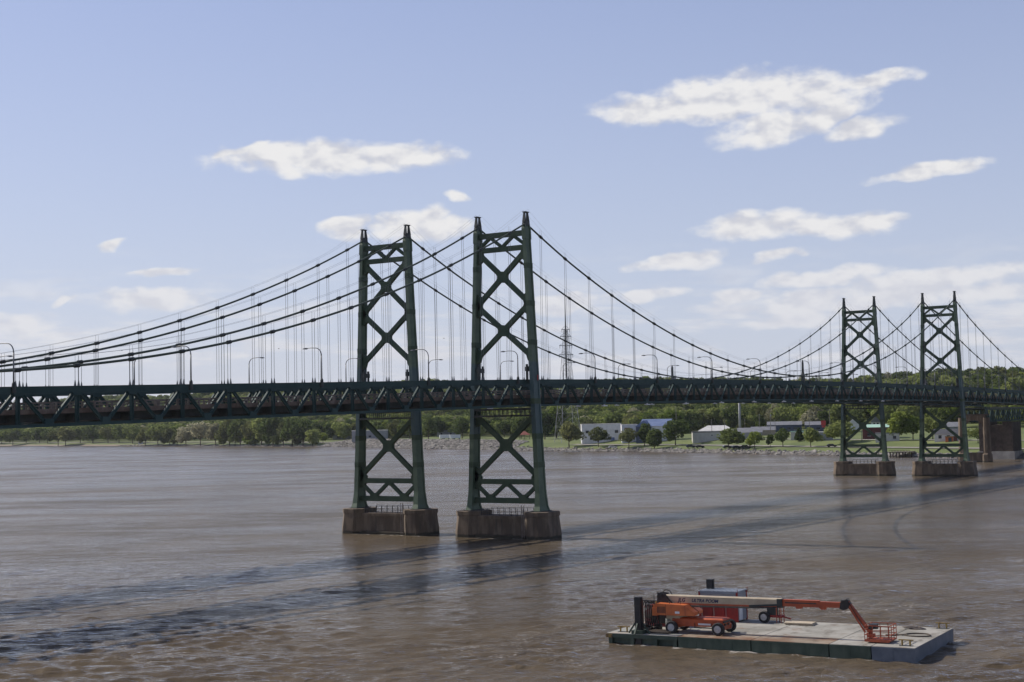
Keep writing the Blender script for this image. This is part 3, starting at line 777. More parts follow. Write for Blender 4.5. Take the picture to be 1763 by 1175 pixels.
deck_mat('deck_plate', (0.22, 0.21, 0.18), (0.37, 0.355, 0.315), (0.125, 0.108, 0.085), (0.185, 0.115, 0.07), .05)
deck_mat('deck_rust', (0.20, 0.15, 0.105), (0.30, 0.245, 0.185), (0.11, 0.08, 0.06), (0.19, 0.10, 0.055), .14)
mat('deck_worn', (0.25, 0.27, 0.25), .9, (0.36, 0.31, 0.25), .45)
mat('boom_orange', (0.42, 0.080, 0.022), .55, (0.31, 0.060, 0.022), 1.1)
mat('hood_orange', (0.58, 0.150, 0.038), .5, (0.44, 0.105, 0.03), .9)
mat('rust_orange', (0.42, 0.095, 0.04), .7, (0.30, 0.07, 0.035), 2.0)
mat('boom_cream', (0.46, 0.385, 0.265), .6, (0.36, 0.29, 0.20), .8)
mat('tyre', (0.014, 0.014, 0.015), .85, (0.03, 0.028, 0.026), 3)
mat('rim', (0.42, 0.42, 0.42), .55, (0.30, 0.29, 0.28), 3)
mat('navy_print', (0.008, 0.012, 0.06), .6)
mat('container_red', (0.30, 0.020, 0.018), .6, (0.18, 0.016, 0.015), .9)
mat('container_grey', (0.36, 0.37, 0.40), .6, (0.27, 0.28, 0.31), .7)
mat('container_blue', (0.19, 0.215, 0.255), .5, (0.28, 0.31, 0.35), .35)
mat('dark_red', (0.16, 0.012, 0.014), .6, (0.10, 0.012, 0.012), .9)
mat('plywood', (0.42, 0.35, 0.25), .85, (0.52, 0.44, 0.33), .8)
mat('yellow_worn', (0.30, 0.20, 0.045), .7, (0.13, 0.075, 0.04), 3)
mat('galvanised', (0.25, 0.27, 0.27), .5, metal=.4)
def on_deck(s, t, dz=0.0):
    p = BO + BXv*s + np.array([BXv[1], -BXv[0], 0])*t
    return (p[0], p[1], ZD-TRIM*s+dz)
# frame: local x = s (to the left end), local y = -t ; an Empty carries the trim
def deck_empty(name, s, t, rz=0.0):
    o = empty(name); o.matrix_world = Matrix.Translation(Vector(on_deck(s, t))) @ Matrix.Rotation(BRZ, 4, 'Z') @ Matrix.Rotation(TRIM, 4, 'Y') @ Matrix.Rotation(rz, 4, 'Z')
    return o
barge = deck_empty('work_barge', 0, 0)
tag(barge, 'flat sectional work barge with a grey and rust deck and dark green hull', 'barge')
def module(s0, s1, t0, t1, hull, deck, ribs=False):
    g = .035
    x0, x1, y1, y0 = s0+g, s1-g, -t0-g, -t1+g
    mb = MB()
    if ribs:
        mb.box(x0, y0, -.34, x1, y1, -.03); mb.box(x0+.1, y0+.3, -1.9, x1-.1, y1-.42, -.34)
        for q in (x0+.25, (x0+x1)/2-1.2, (x0+x1)/2+.9, x1-.3): mb.box(q-.16, y1-.45, -1.9, q+.16, y1-.05, -.33)
    else:
        mb.loft([[(x0+.03, y0+.03, -1.9), (x1-.03, y0+.03, -1.9), (x1-.03, y1-.03, -1.9), (x0+.03, y1-.03, -1.9)], [(x0, y0, -.12), (x1, y0, -.12), (x1, y1, -.12), (x0, y1, -.12)], [(x0, y0, -.03), (x1, y0, -.03), (x1, y1, -.03), (x0, y1, -.03)]])
        n = max(1, int((x1-x0)/2.6))
        for k in range(n): mb.box(x0+(x1-x0)*(k+.5)/n-.03, y1-.02, -1.5, x0+(x1-x0)*(k+.5)/n+.03, y1+.02, -.2)
        mb.box(x0, y1-.02, -.17, x1, y1+.045, -.05)
    o = mb.build('hull_section', hull, barge)
    MB().box(x0, y0, -.03, x1, y1, 0.0).build('deck_plating', deck, o)
for (s0, s1, h, dks) in ((0, 3.36, 'hull_blue', ('deck_plate', 'deck_plate')), (3.36, 6.65, 'hull_green', ('deck_plate', 'deck_plate')), (6.65, 13.0, 'hull_green', ('deck_rust', 'deck_plate')), (13.0, 19.3, 'hull_green', ('deck_rust', 'deck_plate')), (19.3, 25.75, 'hull_green', ('deck_worn', 'deck_rust'))):
    if s0 in (0, 3.36):
        module(s0, s1, 0, BWID, h, dks[0])
    else:
        module(s0, s1, 0, 3.1 if s0 < 19 else 5.6, h, dks[0], s0 > 19); module(s0, s1, 3.1 if s0 < 19 else 5.6, BWID, 'hull_green', dks[1])
MB().box(25.2, -.06, -.35, 25.78, .05, -.06).build('corner_plate', 'yellow_worn', barge)

# spud piles standing through collars
def spud(s, t, top, label):
    r = deck_empty('spud_pile', s, t)
    tag(r, label, 'pile', 'spud piles of the barge')
    MB().box(-.27, -.27, -2.4, .27, .27, top).box(-.33, -.09, -2.4, .33, .09, top-.1).build('pile', 'black_steel', r)
    mb = MB(); mb.box(-.5, -.5, 0, .5, .5, .30)
    for dx, dy in ((1, 0), (-1, 0), (0, 1), (0, -1)): mb.bar((dx*.95, dy*.95, .03), (dx*.35, dy*.35, .85), .12, .12)
    mb.build('collar', 'hull_green', r)
    return r
spud(22.95, .55, 3.0, 'black spud pile at the camera side of the barge, left of the boom lift')
spud(20.9, 10.9, 3.45, 'black spud pile rising behind the blue roofed container')

# self-propelled boom lift, boom pointing along the deck to the right
lift = deck_empty('boom_lift', 18.35, 2.65, math.pi)       # local +x to the right end, +y away from the camera
tag(lift, 'orange boom lift with a cream boom and folded jib parked on the barge', 'boom lift')
def wheel(x, y, face):
    t = MB(); r = .52
    prof = [(-.19, .30), (-.20, .47), (-.14, .52), (.14, .52), (.20, .47), (.19, .30)]
    n = 22; rings = [[(x+rr*math.cos(2*math.pi*k/n), y+w, .52+rr*math.sin(2*math.pi*k/n)) for k in range(n)] for w, rr in prof]
    o = t.loft(rings).build('wheel', 'tyre', lift)
    h = MB(); h.cyl((x, y-.195, .52), .30, .39, 18, axis='y')
    h.cyl((x, y+face*.19-(.06 if face < 0 else 0), .52), .13, .06, 10, axis='y')
    h.build('rim', 'rim', o)
for x in (-2.05, 2.05):
    for y, fc in ((-1.25, -1), (1.25, 1)): wheel(x, y, fc)
mb = MB()
mb.loft([[(-2.3, -.75, .55), (2.25, -.75, .62), (2.25, .75, .62), (-2.3, .75, .55)], [(-2.2, -.78, 1.15), (2.3, -.78, 1.18), (2.3, .78, 1.18), (-2.2, .78, 1.15)], [(-1.9, -.6, 1.27), (2.15, -.6, 1.27), (2.15, .6, 1.27), (-1.9, .6, 1.27)]])
for x in (-2.05, 2.05): mb.box(x-.22, -1.1, .36, x+.22, 1.1, .68)
mb.build('chassis', 'boom_orange', lift)
MB().box(.1, -.785, .72, 1.2, -.779, .86).build('chassis_decal', 'white_paint', lift)
mb = MB(); mb.cyl((-1.9, 0, 1.0), .75, .45, 18); mb.box(-2.75, -.72, 1.12, -1.55, .72, 1.48); mb.build('turntable', 'boom_cream', lift)
mb = MB()
mb.loft([[(x, y, z) for x, z in ((-3.75, 1.45), (-.12, 1.47), (-.08, 1.75), (-.9, 2.32), (-3.4, 2.40), (-3.72, 2.3))] for y in (-1.18, -.30)])
mb.build('engine_hood', 'hood_orange', lift)
mb = MB(); mb.loft([[(x, y, z) for x, z in ((-3.75, 1.45), (-.3, 1.47), (-.28, 1.7), (-1.0, 2.2), (-3.4, 2.3), (-3.72, 2.2))] for y in (.30, 1.18)])
mb.build('tank_hood', 'hood_orange', lift)
mb = MB(); mb.box(-3.80, -1.22, 1.40, -3.35, 1.22, 2.05); mb.build('counterweight', 'hood_orange', lift)
MB().box(-1.75, -1.19, 1.62, -1.35, -1.181, 1.8).build('hood_decal', 'white_paint', lift)
mb = MB(); mb.box(-.86, -1.188, 1.5, -.84, -1.178, 2.3); mb.box(-2.6, -1.188, 1.5, -2.58, -1.178, 2.36); mb.build('hood_seam', 'black_steel', lift)
mb = MB()
for y in (-.34, .26): mb.plate([(-3.75, y+.04, 1.9), (-3.2, y+.04, 1.9), (-2.6, y+.04, 2.6), (-3.0, y+.04, 3.15), (-3.7, y+.04, 3.2)], .09, (0, 1, 0))
mb.cyl((-3.35, -.42, 2.95), .13, .84, 10, axis='y'); mb.cyl((-1.0, -.1, 1.55), .1, .2, 8, axis='y'); mb.bar((-.45, 0, 1.6), (-1.5, 0, 2.45), .22, .22)
mb.bar((-3.55, -.3, 3.1), (-2.6, -.3, 2.55), .1, .14); mb.tube([(-3.5, .2, 3.15), (-3.2, .25, 3.42), (-2.8, .2, 3.3), (-2.5, .1, 2.95)], .05, 6)
mb.build('pivot_tower', 'black_steel', lift)
z0, z1 = 2.66, 2.70           # boom axis heights at both ends of the base section
boom = MB().loft([[(-3.05, y, z) for y, z in ((-.26, z0-.33), (.26, z0-.33), (.26, z0+.28), (.18, z0+.36), (-.18, z0+.36), (-.26, z0+.28))], [(7.1, y, z) for y, z in ((-.26, z1-.30), (.26, z1-.30), (.26, z1+.24), (.18, z1+.32), (-.18, z1+.32), (-.26, z1+.24))]]).build('boom', 'boom_cream', lift)
MB().loft([[(-2.2, y, z) for y, z in ((-.275, z0-.40), (.275, z0-.40), (.275, z0-.26), (-.275, z0-.26))], [(7.1, y, z) for y, z in ((-.275, z1-.38), (.275, z1-.38), (.275, z1-.25), (-.275, z1-.25))]]).build('boom_rail', 'boom_orange', boom)
mb = MB(); mb.box(6.75, -.30, z1-.40, 7.2, .30, z1+.30); mb.bar((4.4, -.3, z1-.34), (7.0, -.3, z1-.16), .06, .16); mb.build('boom_collar', 'dark_steel', boom)
mb = MB(); mb.box(7.0, -.2, z1-.27, 10.2, .2, z1+.26); mb.box(10.1, -.17, z1-.24, 11.9, .17, z1+.18)
mb.box(8.3, -.22, z1-.42, 8.75, .22, z1-.2); mb.plate([(10.15, 0, z1-.25), (10.75, 0, z1-.25), (10.7, 0, z1-.44), (10.35, 0, z1-.44)], .3, (0, 1, 0))
mb.build('telescope', 'boom_orange', lift)
MB().box(7.4, -.215, z1-.02, 10.0, -.203, z1+.07).build('hose_track', 'dark_steel', lift)
mb = MB(); mb.plate([(11.85, 0, z1-.3), (12.15, 0, z1-.42), (12.5, 0, z1-.3), (12.75, 0, z1+.12), (12.45, 0, z1+.4), (12.0, 0, z1+.36)], .36, (0, 1, 0)); mb.cyl((12.45, -.26, z1+.18), .14, .52, 10, axis='y')
mb.build('jib_knuckle', 'black_steel', lift)
mb = MB()
mb.bar((12.5, -.1, z1+.22), (14.15, -.1, .72), .10, .24); mb.bar((12.5, .1, z1+.22), (14.15, .1, .72), .10, .24); mb.bar((12.55, 0, z1-.12), (13.8, 0, .62), .10, .13)
mb.build('jib', 'boom_orange', lift)
MB().bar((12.75, 0, z1-.1), (13.5, 0, 1.55), .09, .09).build('jib_cylinder', 'black_steel', lift)
mb = MB(); mb.cyl((14.2, 0, .35), .16, .7, 10); mb.box(14.0, -.3, .30, 14.5, .3, .55); mb.build('basket_rotator', 'rust_orange', lift)
bk = MB(); x0, x1, y0, y1 = 14.1, 16.0, -1.2, .75
bk.box(x0, y0, .12, x1, y1, .18)
for z in (.22, .62, 1.0, 1.32):
    for a, b in (((x0, y0), (x1, y0)), ((x1, y0), (x1, y1)), ((x1, y1), (x0, y1)), ((x0, y1), (x0, y0))): bk.bar((*a, z), (*b, z), .05, .05)
for x in (x0, x0+.63, x0+1.27, x1):
    for y in (y0, y1): bk.bar((x, y, .15), (x, y, 1.34), .045, .045)
for y in (y0+.65, y0+1.3):
    for x in (x0, x1): bk.bar((x, y, .15), (x, y, 1.34), .045, .045)
bk.box(x0, y0-.02, .10, x1, y0+.02, .30); bk.build('basket', 'rust_orange', lift)
mb = MB(); mb.box(14.35, -.9, 1.05, 14.95, -.45, 1.38); mb.box(14.3, .1, .9, 14.7, .5, 1.3); mb.build('control_box', 'black_steel', lift)
mb = MB()
for k in range(3): mb.tube([(-2.9, -.30-.04*k, 2.95), (-2.2, -.33-.04*k, 2.2), (-1.2, -.3-.03*k, 2.22-.05*k), (2.0, -.29-.02*k, 2.24-.04*k), (5.5, -.29-.02*k, 2.30-.04*k), (7.0, -.29, 2.36)], .028, 6)
for k in range(2): mb.tube([(11.9, -.2+.3*k, z1+.1), (12.5, -.28+.4*k, z1+.5), (13.1, -.25+.4*k, 2.1), (13.8, -.22+.4*k, 1.0), (14.4, -.2+.3*k, .9)], .03, 6)
mb.build('hydraulic_hose', 'tyre', lift)
mb = MB()
for x in (-3.3, -2.3, -1.3): mb.bar((x, -1.0, 2.38), (x, -1.0, 2.62), .03, .03)
mb.bar((-3.3, -1.0, 2.62), (-1.3, -1.0, 2.62), .03, .03); mb.build('grab_rail', 'black_steel', lift)
mb = MB()
for k in range(7): mb.box(-3.35+.11*k, -1.189, 1.62, -3.29+.11*k, -1.179, 2.15)
mb.build('cooling_louvre', 'black_steel', lift)
MB().tube([(-2.7, .8, 2.3), (-2.7, .8, 2.75), (-2.85, .8, 2.9)], .06, 8).build('exhaust', 'dark_steel', lift)
MB().cyl((-3.6, -.8, 2.36), .07, .14, 8).build('beacon', 'yellow_worn', lift)
mb = MB(); mb.box(2.24, -.5, .7, 2.36, -.2, .85); mb.box(2.24, .2, .7, 2.36, .5, .85); mb.box(2.28, -.8, .95, 2.40, .8, 1.1); mb.build('front_bracket', 'black_steel', lift)
mb = MB(); mb.box(-.3, -.80, .46, 1.4, -.6, .52); mb.bar((-.2, -.78, .5), (-.2, -.78, .9), .04, .04); mb.bar((1.3, -.78, .5), (1.3, -.78, .9), .04, .04); mb.build('step', 'black_steel', lift)
def text(name, body, size, m, parent, mw):
    cu = bpy.data.curves.new(name, 'FONT'); cu.body = body; cu.size = size; cu.extrude = .004; cu.shear = .25; cu.offset = .012
    to = bpy.data.objects.new(name, cu); COL.objects.link(to)
    bpy.context.view_layer.update()
    me = bpy.data.meshes.new_from_object(to.evaluated_get(bpy.context.evaluated_depsgraph_get()))
    bpy.data.objects.remove(to)
    me.materials.clear(); me.materials.append(M[m]); me['n_ok'] = 1
    o = bpy.data.objects.new(name, me); COL.objects.link(o); o.parent = parent; o.matrix_local = mw
    return o
up_face = Matrix.Rotation(math.pi/2, 4, 'X')
text('lettering', 'JLG', .42, 'navy_print', boom, Matrix.Translation((-1.85, -.268, z0-.16)) @ up_face)
text('lettering', 'ULTRA BOOM', .37, 'navy_print', boom, Matrix.Translation((-.65, -.268, z0-.15)) @ up_face)

# storage container with a blue roof
ct = deck_empty('storage_container', 17.75, 9.25, math.pi)      # local x to the right, y away; origin bottom right front
tag(ct, 'ribbed storage container with red doors and a pale blue roof behind the lift', 'container')
cw, cd, ch = 3.55, 2.15, 2.55
mb = MB(); mb.box(-cw+.06, .06, .1, -.06, cd-.06, ch-.05)
n = 24
for k in range(n):
    x = -cw+.12+(cw-.24)*k/n; mb.box(x, .0, 1.5, x+(cw-.24)/n*.55, .1, ch-.12)
for k in range(13):
    y = .1+(cd-.2)*k/13; mb.box(-.1, y, .15, 0.0, y+(cd-.2)/13*.55, ch-.12); mb.box(-cw, y, .15, -cw+.1, y+(cd-.2)/13*.55, ch-.12)
mb.build('ribbed_wall', 'container_grey', ct)
for k in range(3):
    x = -cw+.1+(cw-.2)*k/3; d = MB().box(x+.02, -.03, .14, x+(cw-.2)/3-.02, .058, 1.49).build('door', 'container_red', ct)
    MB().cyl((x+.16, -.06, .2), .022, 1.25, 6).build('lock_bar', 'galvanised', d)
mb = MB()
for x in (-cw-.03, -.11):
    for y in (-.05, cd-.09): mb.box(x, y, 0, x+.14, y+.14, ch)
mb.box(-cw, -.04, 0, 0, .1, .14); mb.build('corner_frame', 'container_red', ct); MB().box(-cw, -.04, ch-.14, 0, .06, ch-.01).build('roof_rail', 'container_blue', ct)
mb = MB(); mb.box(-cw-.05, -.07, ch, .06, cd+.07, ch+.07)
for k in range(9): mb.box(-cw+.1+k*.41, -.05, ch+.07, -cw+.25+k*.41, cd+.05, ch+.1)
mb.build('roof', 'container_blue', ct)
mb = MB(); mb.box(-.02, .3, .15, .05, 1.0, 2.1); mb.build('side_door', 'white_paint', ct)
for x, y in ((.06, -.08), (.06, cd+.05)): MB().cyl((x, y, ch-.2), .025, .5, 6).build('lifting_rod', 'dark_red', ct)

# dark red winch house left of the lift, hoses beside it
wh = deck_empty('winch_house', 23.3, 5.7, math.pi)
tag(wh, 'dark red winch house with a sloping top behind the left spud pile', 'machine house')
MB().loft([[(x, y, z) for x, z in ((-1.15, 0), (1.2, 0), (1.2, 1.75), (.1, 1.95), (-.7, 1.6), (-1.15, 1.25))] for y in (-.9, .9)]).build('housing', 'dark_red', wh)
mb = MB(); mb.box(-.5, -.92, .3, .0, -.9, 1.3); mb.box(.25, -.92, .3, .8, -.9, 1.4); mb.build('louvre', 'black_steel', wh)
mb = MB(); mb.box(-1.2, -.95, 1.62, 1.25, .95, 1.68); mb.cyl((.6, 0, 1.8), .07, .6, 8); mb.build('trim', 'container_red', wh)
hs = deck_empty('hose_rack', 23.2, 3.0)
tag(hs, 'black hoses hung in loops on a rack beside the left spud pile', 'hoses')
mb = MB()
for k in range(6):
    x = -.55+.2*k; a = rng.uniform(-.2, .2)
    mb.tube([(x, -.3+a, 2.35), (x+.12, -.1, 2.0), (x+.1, .1+a, 1.1), (x-.05, .2, .35), (x-.2, .25, .25), (x-.25, -.1, .9), (x-.15, -.25, 1.7), (x, -.3+a, 2.35)], .05, 6)
mb.tube([(.3, -1.6, 2.8), (.1, -1.3, 2.75), (-.1, -.9, 2.2), (-.1, -.5, 1.2), (0, -.2, .4)], .04, 6)
mb.build('hose', 'tyre', hs)
MB().bar((-.8, -.3, 0), (-.8, -.3, 2.4), .09, .09).bar((.7, -.3, 0), (.7, -.3, 2.4), .09, .09).bar((-.8, -.3, 2.36), (.7, -.3, 2.36), .09, .09).build('rack', 'black_steel', hs)
mb = MB()
for k in range(9): a = rng.uniform(0, 3.14); c = (rng.uniform(-.9, .9), rng.uniform(-.6, .5)); mb.box(c[0]-.25, c[1]-.2, 0, c[0]+.25, c[1]+.2, rng.uniform(.15, .5))
mb.build('fittings', 'black_steel', hs)
bu = deck_empty('steel_drum', 21.9, 4.2); tag(bu, 'galvanised drum on the deck in front of the dark red winch house', 'drum')
MB().cyl((0, 0, 0), .31, .82, 18).cyl((0, 0, .27), .325, .03, 18).cyl((0, 0, .55), .325, .03, 18).build('shell', 'galvanised', bu)
MB().cyl((0, 0, .82), .30, .02, 18).build('lid', 'dark_steel', bu)
# trailer-mounted compressor
cp = deck_empty('compressor_trailer', 14.9, 10.3, math.pi)
tag(cp, 'small trailer with one black wheel and an upright frame behind the boom', 'trailer')
t = MB(); n = 18
o = t.loft([[(-.65+rr*math.cos(2*math.pi*k/n), -.55+w, .5+rr*math.sin(2*math.pi*k/n)) for k in range(n)] for w, rr in ((-.16, .3), (-.18, .46), (-.1, .5), (.1, .5), (.18, .46), (.16, .3))]).build('wheel', 'tyre', cp)
MB().cyl((-.65, -.74, .5), .28, .38, 14, axis='y').build('rim', 'rim', o)
MB().box(-.9, -.3, .45, .8, .5, .62).bar((.8, .1, .5), (1.5, .1, .35), .1, .1).build('bed', 'container_red', cp)
MB().box(-.5, -.25, .62, .25, .45, 1.35).build('tank', 'dark_steel', cp)
mb = MB()
for x in (.35, .75):
    for y in (-.25, .45): mb.bar((x, y, 0), (x, y, 1.5), .06, .06)
mb.bar((.35, -.25, 1.48), (.75, -.25, 1.48), .06, .06); mb.bar((.35, .45, 1.48), (.75, .45, 1.48), .06, .06); mb.build('upright_frame', 'rust_orange', cp)
# plywood stack
pw = deck_empty('plywood_stack', 12.3, 9.8, .04); tag(pw, 'short stack of plywood sheets lying on the barge deck', 'plywood')
for k in range(3): MB().box(-1.22+.05*k, -.62+.03*k, .03+.06*k, 1.22+.05*k, .62+.03*k, .08+.06*k).build('sheet', 'plywood', pw)
MB().box(-1.1, -.5, 0, -1.0, .5, .03).box(.9, -.5, 0, 1.0, .5, .03).build('batten', 'black_steel', pw)
# bitts
def bitt(s, t, label, rz=0):
    r = deck_empty('mooring_bitt', s, t, rz); tag(r, label, 'mooring bitt', 'mooring bitts of the barge')
    for x in (-.3, .3): MB().cyl((x, 0, 0), .07, .44, 10).build('post', 'yellow_worn', r)
    MB().box(-.56, -.06, .40, .56, .06, .48).build('crossbar', 'yellow_worn', r)
    MB().box(-.5, -.2, 0, .5, .2, .025).build('foot_plate', 'dark_steel', r)
bitt(.95, 1.05, 'yellow mooring bitt at the nearest right corner of the barge'); bitt(.75, 11.0, 'yellow mooring bitt at the far right corner of the barge'); bitt(24.6, 1.0, 'rusty mooring bitt at the left end of the barge')
cr = deck_empty('rope_coil', 1.6, 6.6); tag(cr, 'loose ring of dark rope lying on the right end of the deck', 'rope')
MB().tube([(1.0*math.cos(a)*(1+.08*math.sin(3*a)), .85*math.sin(a), .05) for a in np.linspace(0, 6.1, 40)], .055, 6).build('loop', 'bark', cr)
MB().tube([(.9, .2, .06), (1.2, .5, .08), (1.0, .7, .12), (1.4, .6, .07), (1.7, .9, .05), (2.3, .8, .05)], .06, 6).build('tail', 'bark', cr)
cn = deck_empty('chain_heap', 2.6, 10.0); tag(cn, 'heap of rusty chain near the back of the deck', 'chain')
for k in range(5): MB().tube([(.7*math.cos(a+k)+.12*k, .28*math.sin(a+k), .05+.03*k) for a in np.linspace(0, 4.5, 18)], .05, 5).build('chain_length', 'railing_rust', cn)
tb = deck_empty('timber_pile', 21.3, 1.5); tag(tb, 'dark timbers lying on deck beside the front left wheel of the lift', 'timber')
for k in range(5): MB().box(-1.2+.1*k, -.6+.27*k, .0+.02*(k % 2), 1.0+.08*k, -.42+.27*k, .16+.03*(k % 2)).build('timber', 'bark', tb)

# ------------------------------------------------------------------ trees
def foliage(name, c1, c2, tr=.35):
    m = bpy.data.materials.new(name); m.use_nodes = True
    t = m.node_tree; g = G(t); t.nodes.remove(t.nodes['Principled BSDF'])
    oi = t.nodes.new('ShaderNodeObjectInfo'); geo = t.nodes.new('ShaderNodeNewGeometry')
    n = g.noise(geo.outputs['Position'], .35, 3.0, .6)
    v = g.m('ADD', g.m('MULTIPLY', n, .9), g.m('MULTIPLY_ADD', oi.outputs['Random'], .8, -.32))
    col = g.mix(g.ramp(v, .3, .8), (*c1, 1), (*c2, 1))
    d = t.nodes.new('ShaderNodeBsdfDiffuse'); tl = t.nodes.new('ShaderNodeBsdfTranslucent'); t.links.new(col, d.inputs[0]); t.links.new(col, tl.inputs[0])
    mx = t.nodes.new('ShaderNodeMixShader'); mx.inputs[0].default_value = tr+.12
    t.links.new(d.outputs[0], mx.inputs[1]); t.links.new(tl.outputs[0], mx.inputs[2]); t.links.new(mx.outputs[0], t.nodes['Material Output'].inputs[0])
    MATS[name] = m
foliage('leaf_green', (0.090, 0.122, 0.040), (0.245, 0.280, 0.092))
foliage('leaf_dark', (0.058, 0.084, 0.029), (0.140, 0.175, 0.056))
foliage('leaf_bright', (0.120, 0.165, 0.034), (0.225, 0.270, 0.065))
foliage('leaf_olive', (0.105, 0.120, 0.048), (0.195, 0.205, 0.082))
foliage('leaf_pale', (0.21, 0.205, 0.125), (0.36, 0.345, 0.23))
def crown(seed, lobes, n=1000, size=(.035, .075), flat=1.0):
    """leaf clumps spread over and through a set of ellipsoid lobes; unit tree 1 high"""
    r = np.random.default_rng(seed); mb = MB()
    w = np.array([l[3]*l[4] for l in lobes]); w = w/w.sum()
    for i in range(n):
        cx, cy, cz, ra, rz = lobes[r.choice(len(lobes), p=w)]
        d = r.normal(size=3); d /= np.linalg.norm(d)
        k = r.uniform(.55, 1.06)**.6
        p = np.array([cx+d[0]*ra*k, cy+d[1]*ra*k, cz+d[2]*rz*k])
        nrm = d*np.array([1, 1, .8])+r.normal(size=3)*.75; nrm /= np.linalg.norm(nrm)
        a = np.cross(nrm, r.normal(size=3)); a /= np.linalg.norm(a); b = np.cross(nrm, a)
        s1 = r.uniform(*size); s2 = s1*r.uniform(.6, 1.0)
        mb.add([p-a*s1-b*s2*.3, p+b*s2, p+a*s1*.9+b*s2*.2, p-b*s2*.9+nrm*s1*.3], [(0, 1, 2, 3)])
    me = mb.mesh('crown'); me['n_ok'] = 1
    return me
def rlobes(seed, n, rad, z0, z1, lr):
    r = np.random.default_rng(seed); out = [(0, 0, (z0+z1)/2, rad*.72, (z1-z0)*.46)]
    for k in range(n):
        th = r.uniform(0, 6.28); q = r.uniform(.35, .8)*rad; z = r.uniform(z0+lr*.6, z1-lr*.7)
        out.append((q*math.cos(th), q*math.sin(th), z, lr*r.uniform(.7, 1.15), lr*r.uniform(.6, 1.0)))
    out.append((r.uniform(-.1, .1)*rad, r.uniform(-.1, .1)*rad, z1-lr*.7, lr, lr*.8))
    return out
CROWNS = {'round': [crown(11+k, rlobes(k, 7, .50, .22, 1.0, .24)) for k in range(4)],
          'tall': [crown(31+k, rlobes(40+k, 8, .34, .14, 1.0, .2)) for k in range(3)],
          'oval': [crown(51, [(0, 0, .56, .36, .42), (.03, 0, .42, .38, .26), (-.05, .04, .72, .26, .26)])],
          'spread': [crown(61+k, rlobes(70+k, 9, .58, .30, 1.0, .22), size=(.03, .065)) for k in range(2)],
          'cone': [crown(81, [(0, 0, .25, .36, .2), (0, 0, .45, .29, .2), (0, 0, .66, .2, .2), (0, 0, .85, .1, .16)])]}
def trunk_mesh(seed, h, r0):
    r = np.random.default_rng(seed); mb = MB()
    mb.tube([(0, 0, -.04), (.01, 0, h*.5), (.0, .01, h), (.02, 0, h+.25)], r0, 7, r0*.35)
    for k in range(4):
        th = k*1.6+r.uniform(-.4, .4); q = r.uniform(.2, .34)
        mb.tube([(0, 0, h*.85), (q*.5*math.cos(th), q*.5*math.sin(th), h+.1), (q*math.cos(th), q*math.sin(th), h+.28)], r0*.5, 5, r0*.15)
    return mb.mesh('trunk')
TRUNKS = [trunk_mesh(k, .27, .03) for k in range(3)]
for me in TRUNKS: me.materials.append(M['bark'])
TREE_N = [0]
def leafed(me, m):
    key = (me.name, m)
    if key not in LEAFED:
        c = me.copy(); c.materials.clear(); c.materials.append(M[m]); LEAFED[key] = c
    return LEAFED[key]
LEAFED = {}
def tree(name, label, x, yb, yt, w, kind='round', leaf='leaf_green', group=None, cat='tree'):
    """x, base y, top y, width as read off the photograph; placed where that line of sight meets the bank"""
    P, s = hit(x, yb)
    h = (yb-yt)/F*s*1.03; ww = w/F*s
    o = empty(name, tuple(P), random.uniform(0, 6.28))
    base = {'round': 1.0, 'tall': .72, 'oval': .76, 'spread': 1.16, 'cone': .7}[kind]
    cm = random.choice(CROWNS[kind])
    k = ww/base/h
    c = obj('crown', leafed(cm, leaf), None, o); c.scale = (ww/base, ww/base, h)
    t = obj('trunk', random.choice(TRUNKS), None, o); t.scale = (h*.9, h*.9, h)
    tag(o, label, cat, group)
    return o
PK = 'park trees on the far bank'
